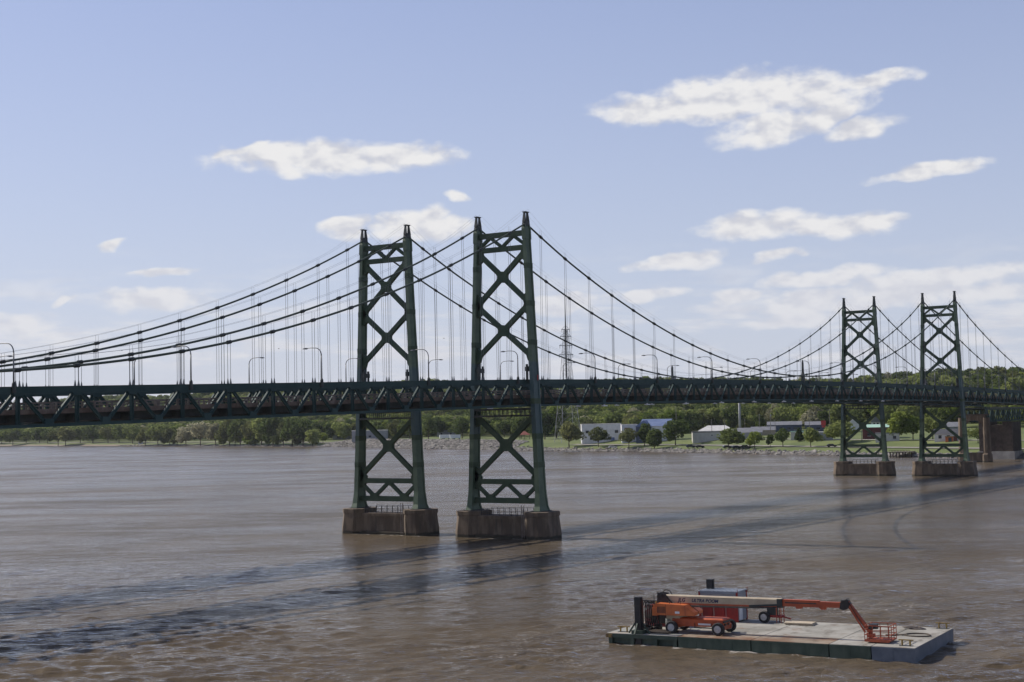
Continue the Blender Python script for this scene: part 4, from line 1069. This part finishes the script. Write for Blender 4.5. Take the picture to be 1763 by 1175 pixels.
for a in [
 ('shade_tree', 'bushy olive green park tree at the foot of the lattice pylon', 980, 771, 728, 44, 'round', 'leaf_olive'),
 ('shade_tree', 'spreading park tree in front of the left half of the long white building', 1030, 770, 737, 46, 'spread', 'leaf_olive'),
 ('shade_tree', 'low spreading tree in front of the sign end of the long white building', 1083, 771, 739, 42, 'spread', 'leaf_olive'),
 ('shade_tree', 'narrow tall green tree just left of the blue roofed building', 1110, 768, 731, 24, 'tall', 'leaf_green'),
 ('oval_tree', 'compact dark oval tree standing near the water below the blue roofed building', 1127, 774, 739, 28, 'oval', 'leaf_dark'),
 ('shade_tree', 'large dark green maple between the blue roofed building and the cream shed', 1163, 767, 725, 50, 'round', 'leaf_green'),
 ('shade_tree', 'wide dark tree with two trunks hiding the right end of the cream shed', 1255, 774, 739, 56, 'round', 'leaf_dark'),
 ('shade_tree', 'bright yellow green tree on the lawn right of the tall grey pole', 1299, 772, 745, 32, 'round', 'leaf_bright'),
 ('young_tree', 'small thin tree on the lawn beside the bright yellow green one', 1326, 770, 749, 15, 'round', 'leaf_dark'),
 ('shade_tree', 'forked open-crowned tree on the lawn below the blue grey building', 1348, 770, 739, 32, 'spread', 'leaf_green'),
 ('conifer', 'dark conifer on the upper road in front of the blue grey building', 1376, 760, 737, 17, 'cone', 'leaf_dark'),
 ('shade_tree', 'rounded tree on the lawn below the red sign', 1396, 770, 738, 36, 'round', 'leaf_green'),
 ('shade_tree', 'big dark tree seen through the left of the two far towers', 1452, 764, 726, 62, 'round', 'leaf_green'),
 ('shade_tree', 'tall light green tree between the two far towers, left one', 1547, 759, 712, 36, 'tall', 'leaf_bright'),
 ('shade_tree', 'broad light green tree between the two far towers, right one', 1572, 758, 717, 46, 'round', 'leaf_bright'),
 ('shade_tree', 'green tree seen through the left leg of the right far tower', 1606, 757, 717, 34, 'round', 'leaf_green'),
 ('shade_tree', 'low broad tree seen through the arch of the concrete bent', 1684, 763, 738, 40, 'spread', 'leaf_green'),
 ('shade_tree', 'dark round tree right of the left near tower above the stone bank', 738, 757, 720, 29, 'round', 'leaf_dark'),
 ('shade_tree', 'dark green tree left of the right near tower beside the white trailers', 796, 755, 720, 32, 'round', 'leaf_green'),
 ('shade_tree', 'dark tree seen through the cross brace of the left near tower', 706, 757, 722, 40, 'round', 'leaf_dark'),
 ('shade_tree', 'light green tree seen through the left near tower beside a dark one', 682, 757, 724, 28, 'round', 'leaf_olive'),
 ('shade_tree', 'dark tree directly behind the left leg of the right near tower', 826, 756, 727, 28, 'round', 'leaf_green'),
 ('shade_tree', 'dark tree seen through the cross brace of the right near tower', 868, 754, 726, 30, 'round', 'leaf_dark'),
 ('shade_tree', 'green tree above the red roofed pavilion', 897, 756, 720, 32, 'round', 'leaf_green'),
 ('shade_tree', 'large dark tree just right of the nearest tower leg', 938, 757, 712, 40, 'round', 'leaf_dark'),
 ('shade_tree', 'tall lighter tree behind the base of the lattice pylon', 958, 755, 702, 38, 'tall', 'leaf_bright'),
 ('willow', 'pale silvery tree with several heads, tallest of the pale clump on the left bank', 345, 768, 728, 46, 'spread', 'leaf_pale'),
 ('willow', 'pale silvery tree at the left of the pale clump', 320, 768, 737, 40, 'round', 'leaf_pale'),
 ('willow', 'pale silvery tree at the right of the pale clump', 371, 768, 731, 32, 'round', 'leaf_pale'),
 ('willow', 'low pale bush at the water edge in front of the pale clump', 305, 768, 747, 26, 'round', 'leaf_olive'),
 ('shade_tree', 'small bright tree standing on the left end of the stone bank', 556, 764, 746, 20, 'round', 'leaf_bright'),
 ('shade_tree', 'dark round tree on the grass at the far left edge of the bank', 22, 767, 738, 40, 'round', 'leaf_dark'),
 ('shade_tree', 'left of a pair of grey green trees leaning over the water on the left bank', 100, 768, 740, 38, 'spread', 'leaf_olive'),
 ('shade_tree', 'right of a pair of grey green trees leaning over the water on the left bank', 113, 768, 736, 40, 'round', 'leaf_olive'),
 ]: tree(*a[:7], a[7], PK if a[2] > 560 else 'single trees on the left bank')
BT, RTR = [], []
# the unbroken row of bank-side trees
for (x, yb, yt, w, lf) in ((395,768,723,42,'leaf_olive'),(414,767,720,40,'leaf_green'),(432,768,726,40,'leaf_olive'),(450,768,721,38,'leaf_green'),(470,768,719,42,'leaf_green'),(488,768,728,34,'leaf_olive'),(503,768,721,42,'leaf_green'),(522,768,724,44,'leaf_dark'),(538,769,742,24,'leaf_green'),(384,768,745,24,'leaf_green'),(405,768,748,24,'leaf_green'),(440,768,748,26,'leaf_dark'),(478,768,748,26,'leaf_green'),(512,768,748,24,'leaf_olive'),(425,768,750,20,'leaf_bright'),(462,768,751,20,'leaf_bright')):
    BT.append((x, tree('bank_tree', '', x, yb, yt, w, random.choice(['round', 'tall']), lf, 'row of trees on the bank left of the stones')))
for (x, yb, yt, w, lf) in ((45,763,741,28,'leaf_green'),(68,763,738,32,'leaf_dark'),(82,764,741,26,'leaf_green'),(138,763,736,34,'leaf_green'),(160,763,733,38,'leaf_green'),(186,763,736,30,'leaf_olive'),(205,763,734,34,'leaf_dark'),(228,764,735,34,'leaf_green'),(250,768,738,34,'leaf_olive'),(272,768,733,42,'leaf_green'),(292,768,738,26,'leaf_olive'),(282,768,751,20,'leaf_dark'),(3,765,742,26,'leaf_green'),(-20,766,738,40,'leaf_green'),(-60,766,736,40,'leaf_dark')):
    RTR.append((x, tree('roadside_tree', '', x, yb, yt, w, 'round', lf, 'line of trees along the riverside road')))
for k, (x, o) in enumerate(sorted(BT, key=lambda q: q[0])): o['label'] = f'{ordn[k]} tree from the pale clump in the unbroken row ending at the stone bank'
for k, (x, o) in enumerate(sorted(RTR, key=lambda q: -q[0])): o['label'] = f'{ordn[k]} tree leftward from the pale clump in the line along the riverside road'
# the wooded bluff: one mass of crowns
def wood():
    pts = []; r = np.random.default_rng(5)
    for a in np.arange(-420, 2500, 10.5):
        tmin = 150 if a < 520 else (85 if a < 860 else 48)
        if a < 480: tmin = 175
        for t in np.arange(tmin, 440, 10.5):
            if t < tmin+40 and r.random() < .35: continue
            aa, tt = a+r.uniform(-4.5, 4.5), t+r.uniform(-4.5, 4.5)
            pts.append(world_of(aa, tt)-np.array([0, 0, .6]))
    pts = np.array(pts)
    me = bpy.data.meshes.new('wood'); me.from_pydata([tuple(p) for p in pts], [], [])
    sc_ = me.attributes.new('tsize', 'FLOAT', 'POINT'); sc_.data.foreach_set('value', (r.uniform(9.5, 16.5, len(pts))).astype(np.float32))
    rt = me.attributes.new('trot', 'FLOAT', 'POINT'); rt.data.foreach_set('value', r.uniform(0, 6.28, len(pts)).astype(np.float32))
    sl = me.attributes.new('tsel', 'INT', 'POINT'); sl.data.foreach_set('value', r.choice(6, len(pts), p=[.3, .22, .2, .14, .1, .04]).astype(np.int32))
    o = bpy.data.objects.new('wooded_bluff', me); COL.objects.link(o)
    src = bpy.data.collections.new('wood_crowns')
    for k, (cm, lf) in enumerate(((CROWNS['round'][0], 'leaf_green'), (CROWNS['round'][1], 'leaf_dark'), (CROWNS['tall'][0], 'leaf_green'), (CROWNS['round'][2], 'leaf_bright'), (CROWNS['round'][3], 'leaf_olive'), (CROWNS['spread'][0], 'leaf_pale'))):
        q = bpy.data.objects.new(f'crown_kind_{k}', leafed(cm, lf)); src.objects.link(q)
    ng = bpy.data.node_groups.new('wood', 'GeometryNodeTree')
    ng.interface.new_socket('Geometry', in_out='INPUT', socket_type='NodeSocketGeometry'); ng.interface.new_socket('Geometry', in_out='OUTPUT', socket_type='NodeSocketGeometry')
    gi = ng.nodes.new('NodeGroupInput'); go = ng.nodes.new('NodeGroupOutput')
    ci = ng.nodes.new('GeometryNodeCollectionInfo'); ci.inputs['Collection'].default_value = src; ci.inputs['Separate Children'].default_value = True; ci.inputs['Reset Children'].default_value = True
    ip = ng.nodes.new('GeometryNodeInstanceOnPoints'); ip.inputs['Pick Instance'].default_value = True
    def na(n, ty): q = ng.nodes.new('GeometryNodeInputNamedAttribute'); q.data_type = ty; q.inputs[0].default_value = n; return q.outputs[0]
    cx = ng.nodes.new('ShaderNodeCombineXYZ'); ng.links.new(na('trot', 'FLOAT'), cx.inputs[2])
    e2r = ng.nodes.new('FunctionNodeEulerToRotation'); ng.links.new(cx.outputs[0], e2r.inputs[0])
    ng.links.new(gi.outputs[0], ip.inputs['Points']); ng.links.new(ci.outputs[0], ip.inputs['Instance']); ng.links.new(na('tsel', 'INT'), ip.inputs['Instance Index'])
    ng.links.new(e2r.outputs[0], ip.inputs['Rotation']); ng.links.new(na('tsize', 'FLOAT'), ip.inputs['Scale'])
    ng.links.new(ip.outputs[0], go.inputs[0])
    md = o.modifiers.new('wood', 'NODES'); md.node_group = ng
    stuff(o, 'dense mixed green woodland covering the bluff behind the far bank', 'woodland')
wood()
for nm, lb, x, yb, w, h, lf, kd in (('tall_tree', 'tall tree crowning the bluff at the right edge of the picture', 1748, 0, 22, 24, 'leaf_green', 'tall'), ('tall_tree', 'dark tree crowning the bluff just right of the right far tower', 1686, 0, 15, 17, 'leaf_dark', 'round'), ('tall_tree', 'pale spring-green tree on the bluff left of the dark one by the right far tower', 1665, 0, 17, 15, 'leaf_pale', 'round'), ('tall_tree', 'pale tree on the bluff between the dark tree and the right edge', 1716, 0, 22, 16, 'leaf_pale', 'spread')):
    d = ray(x, 700); k = 880.0; P = CAM+d*k; z = ground(P)
    o = empty(nm, (P[0], P[1], z)); c = obj('crown', leafed(random.choice(CROWNS[kd]), lf), None, o); c.scale = (w, w, h); t = obj('trunk', TRUNKS[0], None, o); t.scale = (h*.8, h*.8, h)
    tag(o, lb, 'tree', 'trees crowning the bluff')

# ------------------------------------------------------------------ buildings and things on the far bank
for nm, c1, c2 in (('wall_white', (.62, .62, .62), (.52, .52, .52)), ('wall_cream', (.50, .48, .43), (.42, .40, .36)), ('wall_grey', (.22, .23, .24), (.28, .28, .29)), ('wall_brick', (.15, .06, .05), (.19, .09, .07)), ('wall_maroon', (.10, .025, .025), (.13, .035, .032)), ('wall_navy', (.05, .065, .11), (.065, .08, .125)), ('wall_tan', (.30, .25, .19), (.36, .30, .23)),
                   ('roof_blue', (.09, .135, .26), (.13, .175, .31)), ('roof_grey', (.14, .145, .165), (.19, .195, .21)), ('roof_white', (.58, .57, .55), (.48, .47, .45)), ('roof_red', (.24, .07, .05), (.29, .10, .07)), ('roof_mint', (.30, .48, .38), (.36, .53, .43)), ('roof_dark', (.05, .052, .06), (.08, .08, .09))):
    mat(nm, c1, .8, c2, .4)
mat('window_glass', (.02, .025, .03), .15, spec=.6)
def facing(P, off=0.0):
    d = P[:2]-CAM[:2]; return math.atan2(d[1], d[0])-math.pi/2+off
def building(name, label, x0, x1, yb, yt, depth, wall, roof, kind='flat', eave=None, off=0.0, wins=(), door=None, cat='building', group=None, back=0.0):
    P, s = hit((x0+x1)/2, yb)
    w = (x1-x0)/F*s; h = (yb-yt)/F*s; he = (yb-(eave if eave is not None else yt))/F*s
    rz = facing(P, off)
    o = empty(name, tuple(P), rz); tag(o, label, cat, group)
    b = -1.5
    MB().box(-w/2, 0, b, w/2, depth, he if kind != 'flat' else h).build('wall', wall, o)
    e = .35
    if kind == 'flat':
        MB().box(-w/2-.15, -.15, h-.02, w/2+.15, depth+.15, h+.35).build('roof', roof, o)
    elif kind == 'ridge':      # ridge parallel to the front
        MB().loft([[(x, -e, he), (x, depth+e, he), (x, depth/2, h)] for x in (-w/2-e, w/2+e)]).build('roof', roof, o)
    elif kind == 'gable':      # gable end to the front
        MB().loft([[(-w/2-e, y, he), (w/2+e, y, he), (0, y, h)] for y in (-e, depth+e)]).build('roof', roof, o)
    elif kind == 'hip':
        MB().add([(-w/2-e, -e, he), (w/2+e, -e, he), (w/2+e, depth+e, he), (-w/2-e, depth+e, he), (-w/4, depth/2, h), (w/4, depth/2, h)], [(0, 1, 5, 4), (1, 2, 5), (2, 3, 4, 5), (3, 0, 4), (3, 2, 1, 0)]).build('roof', roof, o)
    for (fx, z0, ww, hh) in wins:
        q = MB().box(fx*w-ww/2, -.06, z0, fx*w+ww/2, .02, z0+hh).build('window', 'window_glass', o)
        mb = MB()
        mb.box(fx*w-ww/2-.1, -.09, z0-.12, fx*w+ww/2+.1, .01, z0-.003)
        mb.build('sill', 'wall_white', q)
    if door: MB().box(door[0]*w-door[1]/2, -.06, 0, door[0]*w+door[1]/2, .02, door[2]).build('door', door[3], o)
    return o
b1 = building('office_building', 'long white two storey flat roofed building behind the park trees', 1002, 1070, 762, 731, 16, 'wall_white', 'roof_white', wins=[(-.36, 5.4, 2.0, 1.6), (-.1, 5.4, 1.8, 1.4), (.08, 5.4, 2.0, 1.5), (.38, 5.3, 2.0, 1.7), (-.25, 1.6, 2, 1.4), (.2, 1.6, 2, 1.4)], door=(.28, 2.2, 2.8, 'roof_blue'), off=.05)
b2 = building('office_wing', 'white wing with a dark sign at the right end of the white building', 1071, 1098, 762, 732, 14, 'wall_white', 'roof_white', wins=[(-.25, 1.6, 2, 1.5), (.2, 1.6, 2, 1.5)], off=.05)
P2 = MB().box(-2.9, -.12, 7.4, -.4, -.03, 8.3).build('sign_panel', 'wall_brick', b2); MB().box(.3, -.12, 7.4, 1.4, -.03, 8.0).build('sign_panel', 'wall_navy', b2)
building('cottage', 'white gabled house peeping over the roof of the long white building', 1050, 1074, 750, 723, 9, 'wall_white', 'roof_grey', 'ridge', 732)
building('blue_roofed_building', 'white building with a bright blue metal roof and navy gable', 1100, 1152, 761, 722, 18, 'wall_white', 'roof_blue', 'ridge', 734, off=-.25, wins=[(-.2, 4.0, 1.6, 1.4)])
building('gable_porch', 'navy gabled end block of the blue roofed building', 1095, 1122, 763, 724, 9, 'wall_navy', 'roof_blue', 'gable', 735, off=-.25, wins=[(-.2, 2, 1.4, 1.4)])
building('shed', 'low cream windowless shed with a dark flat roof above the lawn', 1193, 1262, 759, 744.5, 15, 'wall_cream', 'roof_dark', off=.05, wins=[(-.02, 2.6, .6, .6)])
building('hall', 'white hip roofed hall rising behind the cream shed', 1203, 1265, 752, 733, 17, 'wall_white', 'roof_white', 'hip', 742)
building('warehouse', 'grey roofed low warehouse right of the tall grey pole', 1271, 1312, 756, 737, 16, 'wall_grey', 'roof_grey', 'ridge', 745)
building('warehouse', 'long grey roofed store left of the blue grey building', 1294, 1335, 750, 735, 14, 'wall_tan', 'roof_grey', 'ridge', 741)
building('depot', 'long blue grey building with a pale grey roof below the wood', 1322, 1380, 744, 726, 15, 'wall_navy', 'roof_grey', 'ridge', 732, wins=[(-.1, 1.2, 2, 1.5), (.12, 1.2, 2, 1.5), (.32, 1.2, 2, 1.5)])
b5 = building('depot_wing', 'short blue grey building with a peaked vent left of the red sign', 1387, 1418, 744, 726, 12, 'wall_navy', 'roof_grey', 'ridge', 732, wins=[(-.2, 1.2, 2, 1.4), (.2, 1.2, 2, 1.4)])
building('block', 'low pale grey block on the upper road left of the far towers', 1406, 1434, 759, 745, 10, 'wall_grey', 'roof_white', wins=[(-.2, 1.3, 1.4, 1.2), (.2, 1.3, 1.4, 1.2)])
building('canopy_kiosk', 'small white kiosk with a light blue roof behind the lawn trees', 1362, 1388, 758, 744, 7, 'wall_cream', 'roof_mint', wins=[(.2, 1.0, 1.4, 1.4)])
building('maroon_building', 'maroon building with a mint green roof seen between the far towers', 1486, 1540, 756, 731, 16, 'wall_maroon', 'roof_mint', 'ridge', 736, wins=[(-.3, 1.5, 1.5, 1.4)])
building('garage', 'low pale garage in front of the maroon building', 1508, 1548, 760, 747, 8, 'wall_cream', 'roof_grey', wins=[(.3, 1.0, 1.4, 1.4)], door=(-.2, 2.6, 2.4, 'wall_grey'))
building('house', 'white gabled house seen through the left far tower', 1461, 1479, 744, 721, 10, 'wall_white', 'roof_white', 'gable', 730)
building('house', 'white and blue gabled house above the mint green roof', 1500, 1516, 738, 717, 10, 'wall_white', 'roof_grey', 'gable', 727, wins=[(-.15, 2.0, 1.2, 1.4), (.2, 2, 1.2, 1.4)])
building('house', 'white house with a dark ridge roof seen through the right far tower', 1610, 1656, 760, 739, 11, 'wall_white', 'roof_roof' if False else 'roof_dark', 'ridge', 748, wins=[(-.3, 1.2, 1.3, 1.4), (.0, 1.2, 1.3, 1.4)], door=(.25, 1.6, 2.2, 'wall_brick'))
building('house', 'grey roofed hall on the slope behind the dark roofed white house', 1630, 1662, 752, 727, 12, 'wall_grey', 'roof_grey', 'ridge', 735)
building('kiosk', 'small orange kiosk in front of the dark roofed white house', 1628, 1641, 761, 753, 3, 'hood_orange', 'yellow_worn', door=(.1, 1.4, 1.8, 'roof_dark'))
building('industrial_building', 'long grey walled building with a white roof above the stone bank', 606, 668, 757, 742, 18, 'wall_grey', 'roof_white', wins=[(-.3, 1.5, 2, 1.5), (0, 1.5, 2, 1.5)])
building('industrial_building', 'low grey building left of the white roofed one above the stone bank', 573, 604, 757, 746, 12, 'wall_grey', 'roof_grey', wins=[(-.2, 1.3, 2, 1.4), (.2, 1.3, 2, 1.4)])
building('brick_house', 'dark red brick building half hidden by bank trees at the stone bank end', 546, 577, 752, 735, 12, 'wall_brick', 'roof_dark', wins=[(-.3, 2.5, 1.4, 2), (0, 2.5, 1.4, 2), (.3, 2.5, 1.4, 2)])
building('house', 'grey gable roofed house beside the dark red brick building', 577, 600, 751, 737, 10, 'wall_brick', 'roof_grey', 'ridge', 745)
building('house', 'blue grey roofed house between the two near towers', 752, 784, 752, 733, 12, 'wall_grey', 'roof_grey', 'ridge', 742, wins=[(-.25, 1.6, 1.3, 1.4), (.25, 1.6, 1.3, 1.4)])
building('hut', 'tiny white hut by the water on the left bank', 238, 246, 765, 757, 4, 'wall_white', 'roof_white', 'gable', 760)
building('house', 'low pale house half hidden behind the riverside road trees', 122, 135, 756, 747, 9, 'wall_grey', 'roof_white', 'ridge', 751)
building('brick_house', 'red brick house showing between crowns of the bank row', 484, 494, 751, 737, 9, 'wall_brick', 'roof_dark', 'ridge', 741, wins=[(-.2, 2.2, 1.2, 1.6), (.2, 2.2, 1.2, 1.6)])
# red roofed pavilion
P, sd = hit(903, 757); pv = empty('pavilion', tuple(P), facing(P)); tag(pv, 'open picnic pavilion with a red hip roof seen through the right near tower', 'pavilion')
MB().add([(-3.9, -.5, 3.0), (3.9, -.5, 3.0), (3.9, 6.5, 3.0), (-3.9, 6.5, 3.0), (-.5, 3, 5.3), (.5, 3, 5.3)], [(0, 1, 5, 4), (1, 2, 5), (2, 3, 4, 5), (3, 0, 4), (3, 2, 1, 0)]).build('roof', 'roof_red', pv)
for x in (-3.2, 0, 3.2):
    for y in (.2, 5.8): MB().box(x-.13, y-.13, -.5, x+.13, y+.13, 3.0).build('post', 'bark', pv)
MB().box(-1.5, 2, .6, 1.5, 3, .75).build('table', 'bark', pv)
# white trailers on the levee
def trailer(x, label):
    P, sd = hit(x, 757); o = empty('box_trailer', tuple(P), facing(P, .1)); tag(o, label, 'trailer', 'white trailers on the levee')
    MB().box(-3.6, 0, .8, 3.6, 2.4, 3.3).build('box', 'white_paint', o)
    for q in (-1.6, -.6, 2.8): MB().cyl((q, -.05, .45), .45, .3, 12, axis='y').build('wheel', 'tyre', o)
    MB().box(3.6, .9, .75, 4.6, 1.5, .9).build('drawbar', 'black_steel', o)
trailer(766, 'left of the two white trailers parked between the near towers'); trailer(784, 'right of the two white trailers parked between the near towers')
# cars
for nm, c in (('car_white', (.62, .62, .62)), ('car_black', (.010, .011, .014)), ('car_navy', (.012, .02, .045)), ('car_grey', (.09, .095, .10))): mat(nm, c, .25, spec=.6)
def car(x, y, label, m, off=0.0, suv=False):
    P, sd = hit(x, y); o = empty('parked_car', tuple(P+np.array([0, 0, .12])), facing(P, off)); tag(o, label, 'car', 'cars parked along the shore road')
    h = 1.75 if suv else 1.48
    prof = [(-2.2, .35), (2.2, .35), (2.25, .7), (2.05, .92), (1.1, 1.0), (.5, h), (-1.4, h), (-2.05, 1.02), (-2.25, .85)]
    MB().loft([[(a, y_, z) for a, z in prof] for y_ in (-.86, .86)]).build('body', m, o)
    g_ = [(.95, 1.0), (.42, h-.1), (-1.32, h-.1), (-1.85, 1.0)]
    for y_ in (-.875, .875): MB().loft([[(a, y_-.008, z) for a, z in g_], [(a, y_+.008, z) for a, z in g_]]).build('side_window', 'window_glass', o)
    MB().hexa([(1.10, -.72, 1.02), (1.10, .72, 1.02), (.53, .66, h-.06), (.53, -.66, h-.06)], [(1.14, -.72, 1.04), (1.14, .72, 1.04), (.57, .66, h-.04), (.57, -.66, h-.04)]).build('windscreen', 'window_glass', o)
    for a in (-1.35, 1.4):
        for y_ in (-.9, .7): MB().cyl((a, y_, .33), .33, .2, 14, axis='y').build('wheel', 'tyre', o)
    for y_ in (-.6, .5): MB().box(2.2, y_, .62, 2.27, y_+.25, .78).build('headlight', 'white_paint', o)
car(1055, 772.5, 'white car parked on the shore road below the white building', 'car_white', .1)
car(1189, 771.5, 'dark blue car parked left of the cream shed, first of two', 'car_navy', .2, True); car(1205, 772, 'dark car parked below the cream shed, second of two', 'car_black', .2)
car(1252, 772.5, 'grey car parked under the wide two-trunked tree', 'car_grey', .3); car(1268, 773, 'dark car in the middle of the three by the wide two-trunked tree', 'car_navy', .3); car(1284, 773, 'black car rightmost of the three left of the yellow green tree', 'car_black', .3, True)
car(1432, 770.5, 'black car parked just left of the far towers', 'car_black', .2)
# river-crossing power pylon
def pylon():
    P, sd = hit(978, 762); Hp = (762-497)/F*sd
    o = empty('power_pylon', tuple(P), facing(P, .35)); tag(o, 'tall lattice power pylon rising behind the bridge right of the nearest tower', 'pylon')
    lev = [0, .10, .19, .27, .345, .41, .47, .53, .58, .63, .68, .73]; hw = lambda f: float(np.interp(f, [0, .3, .5, .73], [6.4, 4.0, 2.4, 1.0]))
    for sx, sy in ((1, 1), (1, -1), (-1, 1), (-1, -1)):
        mb = MB()
        for a, b in zip(lev[:-1], lev[1:]): mb.bar((sx*hw(a), sy*hw(a), a*Hp), (sx*hw(b), sy*hw(b), b*Hp), .19, .19)
        mb.build('leg', 'pylon_steel', o)
    for a, b in zip(lev[:-1], lev[1:]):
        mb = MB(); A, B_ = hw(a), hw(b)
        for k in range(4):
            c = [(1, 1), (1, -1), (-1, -1), (-1, 1)]; p, q = c[k], c[(k+1) % 4]
            mb.bar((p[0]*B_, p[1]*B_, b*Hp), (q[0]*B_, q[1]*B_, b*Hp), .09, .09)
            mb.bar((p[0]*A, p[1]*A, a*Hp), (q[0]*B_, q[1]*B_, b*Hp), .065, .065); mb.bar((q[0]*A, q[1]*A, a*Hp), (p[0]*B_, p[1]*B_, b*Hp), .065, .065)
        mb.build('brace_panel', 'pylon_steel', o)
    for f, w in ((.57, 4.6), (.63, 4.2), (.69, 3.6), (.735, 2.6)):
        mb = MB(); z = f*Hp; mb.bar((-w, 0, z), (w, 0, z), .35, .4); mb.bar((0, -w, z), (0, w, z), .3, .3)
        for sg in (-1, 1): mb.bar((sg*w, 0, z), (sg*w*.2, 0, z+2.0), .16, .16); mb.bar((sg*w*.92, 0, z), (sg*w*.92, 0, z-1.8), .22, .22)
        mb.build('cross_arm', 'pylon_steel', o)
    MB().tube([(0, 0, .70*Hp), (0, 0, .8*Hp), (0, 0, Hp)], .55, 6, .12).build('mast', 'dark_steel', o)
    MB().cyl((0, 0, .42*Hp), .5, .33*Hp, 8).build('core_cable_duct', 'dark_steel', o)
mat('pylon_steel', (.30, .31, .32), .6, (.22, .22, .23), .2)
pylon()
P, sd = hit(1274.5, 752); mp = empty('steel_monopole', tuple(P)); tag(mp, 'thick pale grey steel pole standing right of the cream shed', 'pole')
hm = (752-688)/F*sd; MB().tube([(0, 0, -1), (0, 0, hm*.5), (0, 0, hm)], .72, 16, .58).build('shaft', 'pylon_steel', mp, smooth=True); MB().cyl((0, 0, -.5), 1.2, .8, 16).build('footing', 'grey_concrete', mp)
for k, (x, yb, yt, lb) in enumerate(((1165, 752, 699, 'slim utility pole rising over the large dark maple'), (1308, 752, 713, 'utility pole with a crossarm right of the tall grey pole'), (1327, 750, 709, 'utility pole with a transformer left of the blue grey building'), (1335, 752, 722, 'short utility pole beside the transformer pole'), (1394, 750, 715, 'utility pole in front of the short blue grey building'), (1429, 750, 704, 'tall utility pole with a wide crossarm left of the far towers'), (1283, 752, 721, 'thin utility pole just right of the tall grey pole'), (1226, 756, 722, 'thin utility pole in front of the white hip roof'), (1248, 754, 721, 'thin utility pole at the right end of the white hip roof'), (1484, 760, 735, 'thin pole seen through the left far tower'), (62, 766, 741, 'thin pole on the grass at the left of the bank'))):
    P, sd = hit(x, yb); hp = (yb-yt)/F*sd
    o = empty('utility_pole', tuple(P), facing(P, .4)); tag(o, lb, 'utility pole', 'utility poles on the far bank')
    MB().tube([(0, 0, -.5), (0, 0, hp)], .2, 8, .13).build('shaft', 'pole_wood', o) if 'pole_wood' in M else None
    if 'pole_wood' not in M:
        mat('pole_wood', (.17, .15, .13), .85, (.24, .22, .2), 1.0); MB().tube([(0, 0, -.5), (0, 0, hp)], .2, 8, .13).build('shaft', 'pole_wood', o)
    if k in (1, 2, 5, 4): MB().box(-1.5, -.08, hp-.8, 1.5, .08, hp-.6).build('crossarm', 'pole_wood', o)
    if k == 2: MB().cyl((.35, 0, hp-2.6), .35, 1.1, 12).build('transformer', 'rim', o)
# red sign by the blue grey building
P, sd = hit(1418, 746); rs = empty('pole_sign', tuple(P), facing(P)); tag(rs, 'red roadside sign on a pole right of the blue grey building', 'sign')
MB().box(-.15, -.1, 0, .15, .1, 7.5).build('post', 'dark_steel', rs); MB().box(-1.3, -.3, 4.4, 1.3, 0, 7.0).build('panel', 'red_paint', rs); MB().box(-.9, -.3, 3.2, 1.1, 0, 4.2).build('panel', 'red_paint', rs)
# docks
def on_water(x, y):
    d = ray(x, y); return CAM+d*(-CAM[2]/d[2])
for x0, x1, y, lb in ((932, 951, 777.2, 'pale floating dock at the water edge right of the nearest tower'), (976, 997, 778.6, 'pale floating dock below the bushy olive tree')):
    a, b = on_water(x0, y), on_water(x1, y); o = empty('floating_dock', tuple((a+b)/2), facing((a+b)/2)); tag(o, lb, 'dock', 'floating docks'); w = np.linalg.norm(b-a)
    MB().box(-w/2, -1.3, .25, w/2, 1.3, .55).build('deck', 'wall_cream', o)
    for q in (-.4, 0, .4): MB().box(q*w-.8, -1.1, -.4, q*w+.8, 1.1, .25).build('float', 'black_steel', o)
a, b = on_water(1536, 788.5), on_water(1566, 787.5); o = empty('fishing_pier', tuple((a+b)/2), facing((a+b)/2, -.2)); tag(o, 'dark timber fishing pier on piles between the two far towers', 'pier'); w = np.linalg.norm(b-a)
MB().box(-w/2, -2.5, 2.0, w/2, 9, 2.3).build('deck', 'bark', o)
for q in (-.45, -.15, .15, .45):
    for y in (-2.2, 3): MB().cyl((q*w, y, -2), .28, 4.1, 8).build('pile', 'bark', o)
mb = MB(); mb.box(-w/2, -2.5, 2.9, w/2, -2.4, 3.05)
for q in np.linspace(-.5, .5, 8): mb.box(q*w-.05, -2.5, 2.3, q*w+.05, -2.4, 3.0)
mb.build('railing', 'bark', o)
# birds
for x, y, lb in ((210, 604, 'small dark bird in flight above the left end of the truss'), (480, 601, 'small dark bird in flight left of the left near tower'), (764, 583, 'small dark bird in flight between the two near towers')):
    p = CAM+ray(x, y)*430; o = empty('bird', tuple(p), random.uniform(0, 6)); tag(o, lb, 'bird', 'birds in flight')
    MB().tube([(-.2, 0, 0), (-.05, 0, .03), (.1, 0, .02), (.24, 0, 0)], .07, 6, .03).build('body', 'black_steel', o)
    for sg in (-1, 1): MB().add([(-.08, 0, .02), (.1, 0, .02), (.06, sg*.3, .16), (-.06, sg*.55, .05), (-.1, sg*.28, .13)], [(0, 1, 2, 4), (2, 3, 4)]).build('wing', 'black_steel', o)

# ------------------------------------------------------------------ the air over the river
hm_ = bpy.data.materials.new('air'); hm_.use_nodes = True
hm_.node_tree.nodes.remove(hm_.node_tree.nodes['Principled BSDF'])
pvn = hm_.node_tree.nodes.new('ShaderNodeVolumePrincipled'); pvn.inputs['Color'].default_value = (.86, .92, 1.0, 1); pvn.inputs['Density'].default_value = 0.000028; pvn.inputs['Anisotropy'].default_value = .2
hm_.node_tree.links.new(pvn.outputs[0], hm_.node_tree.nodes['Material Output'].inputs['Volume'])
hz = MB().box(-700, -900, -12, 2900, 3400, 150).build('haze', hm_)
stuff(hz, 'thin bluish summer haze over the river and far bank', 'haze')
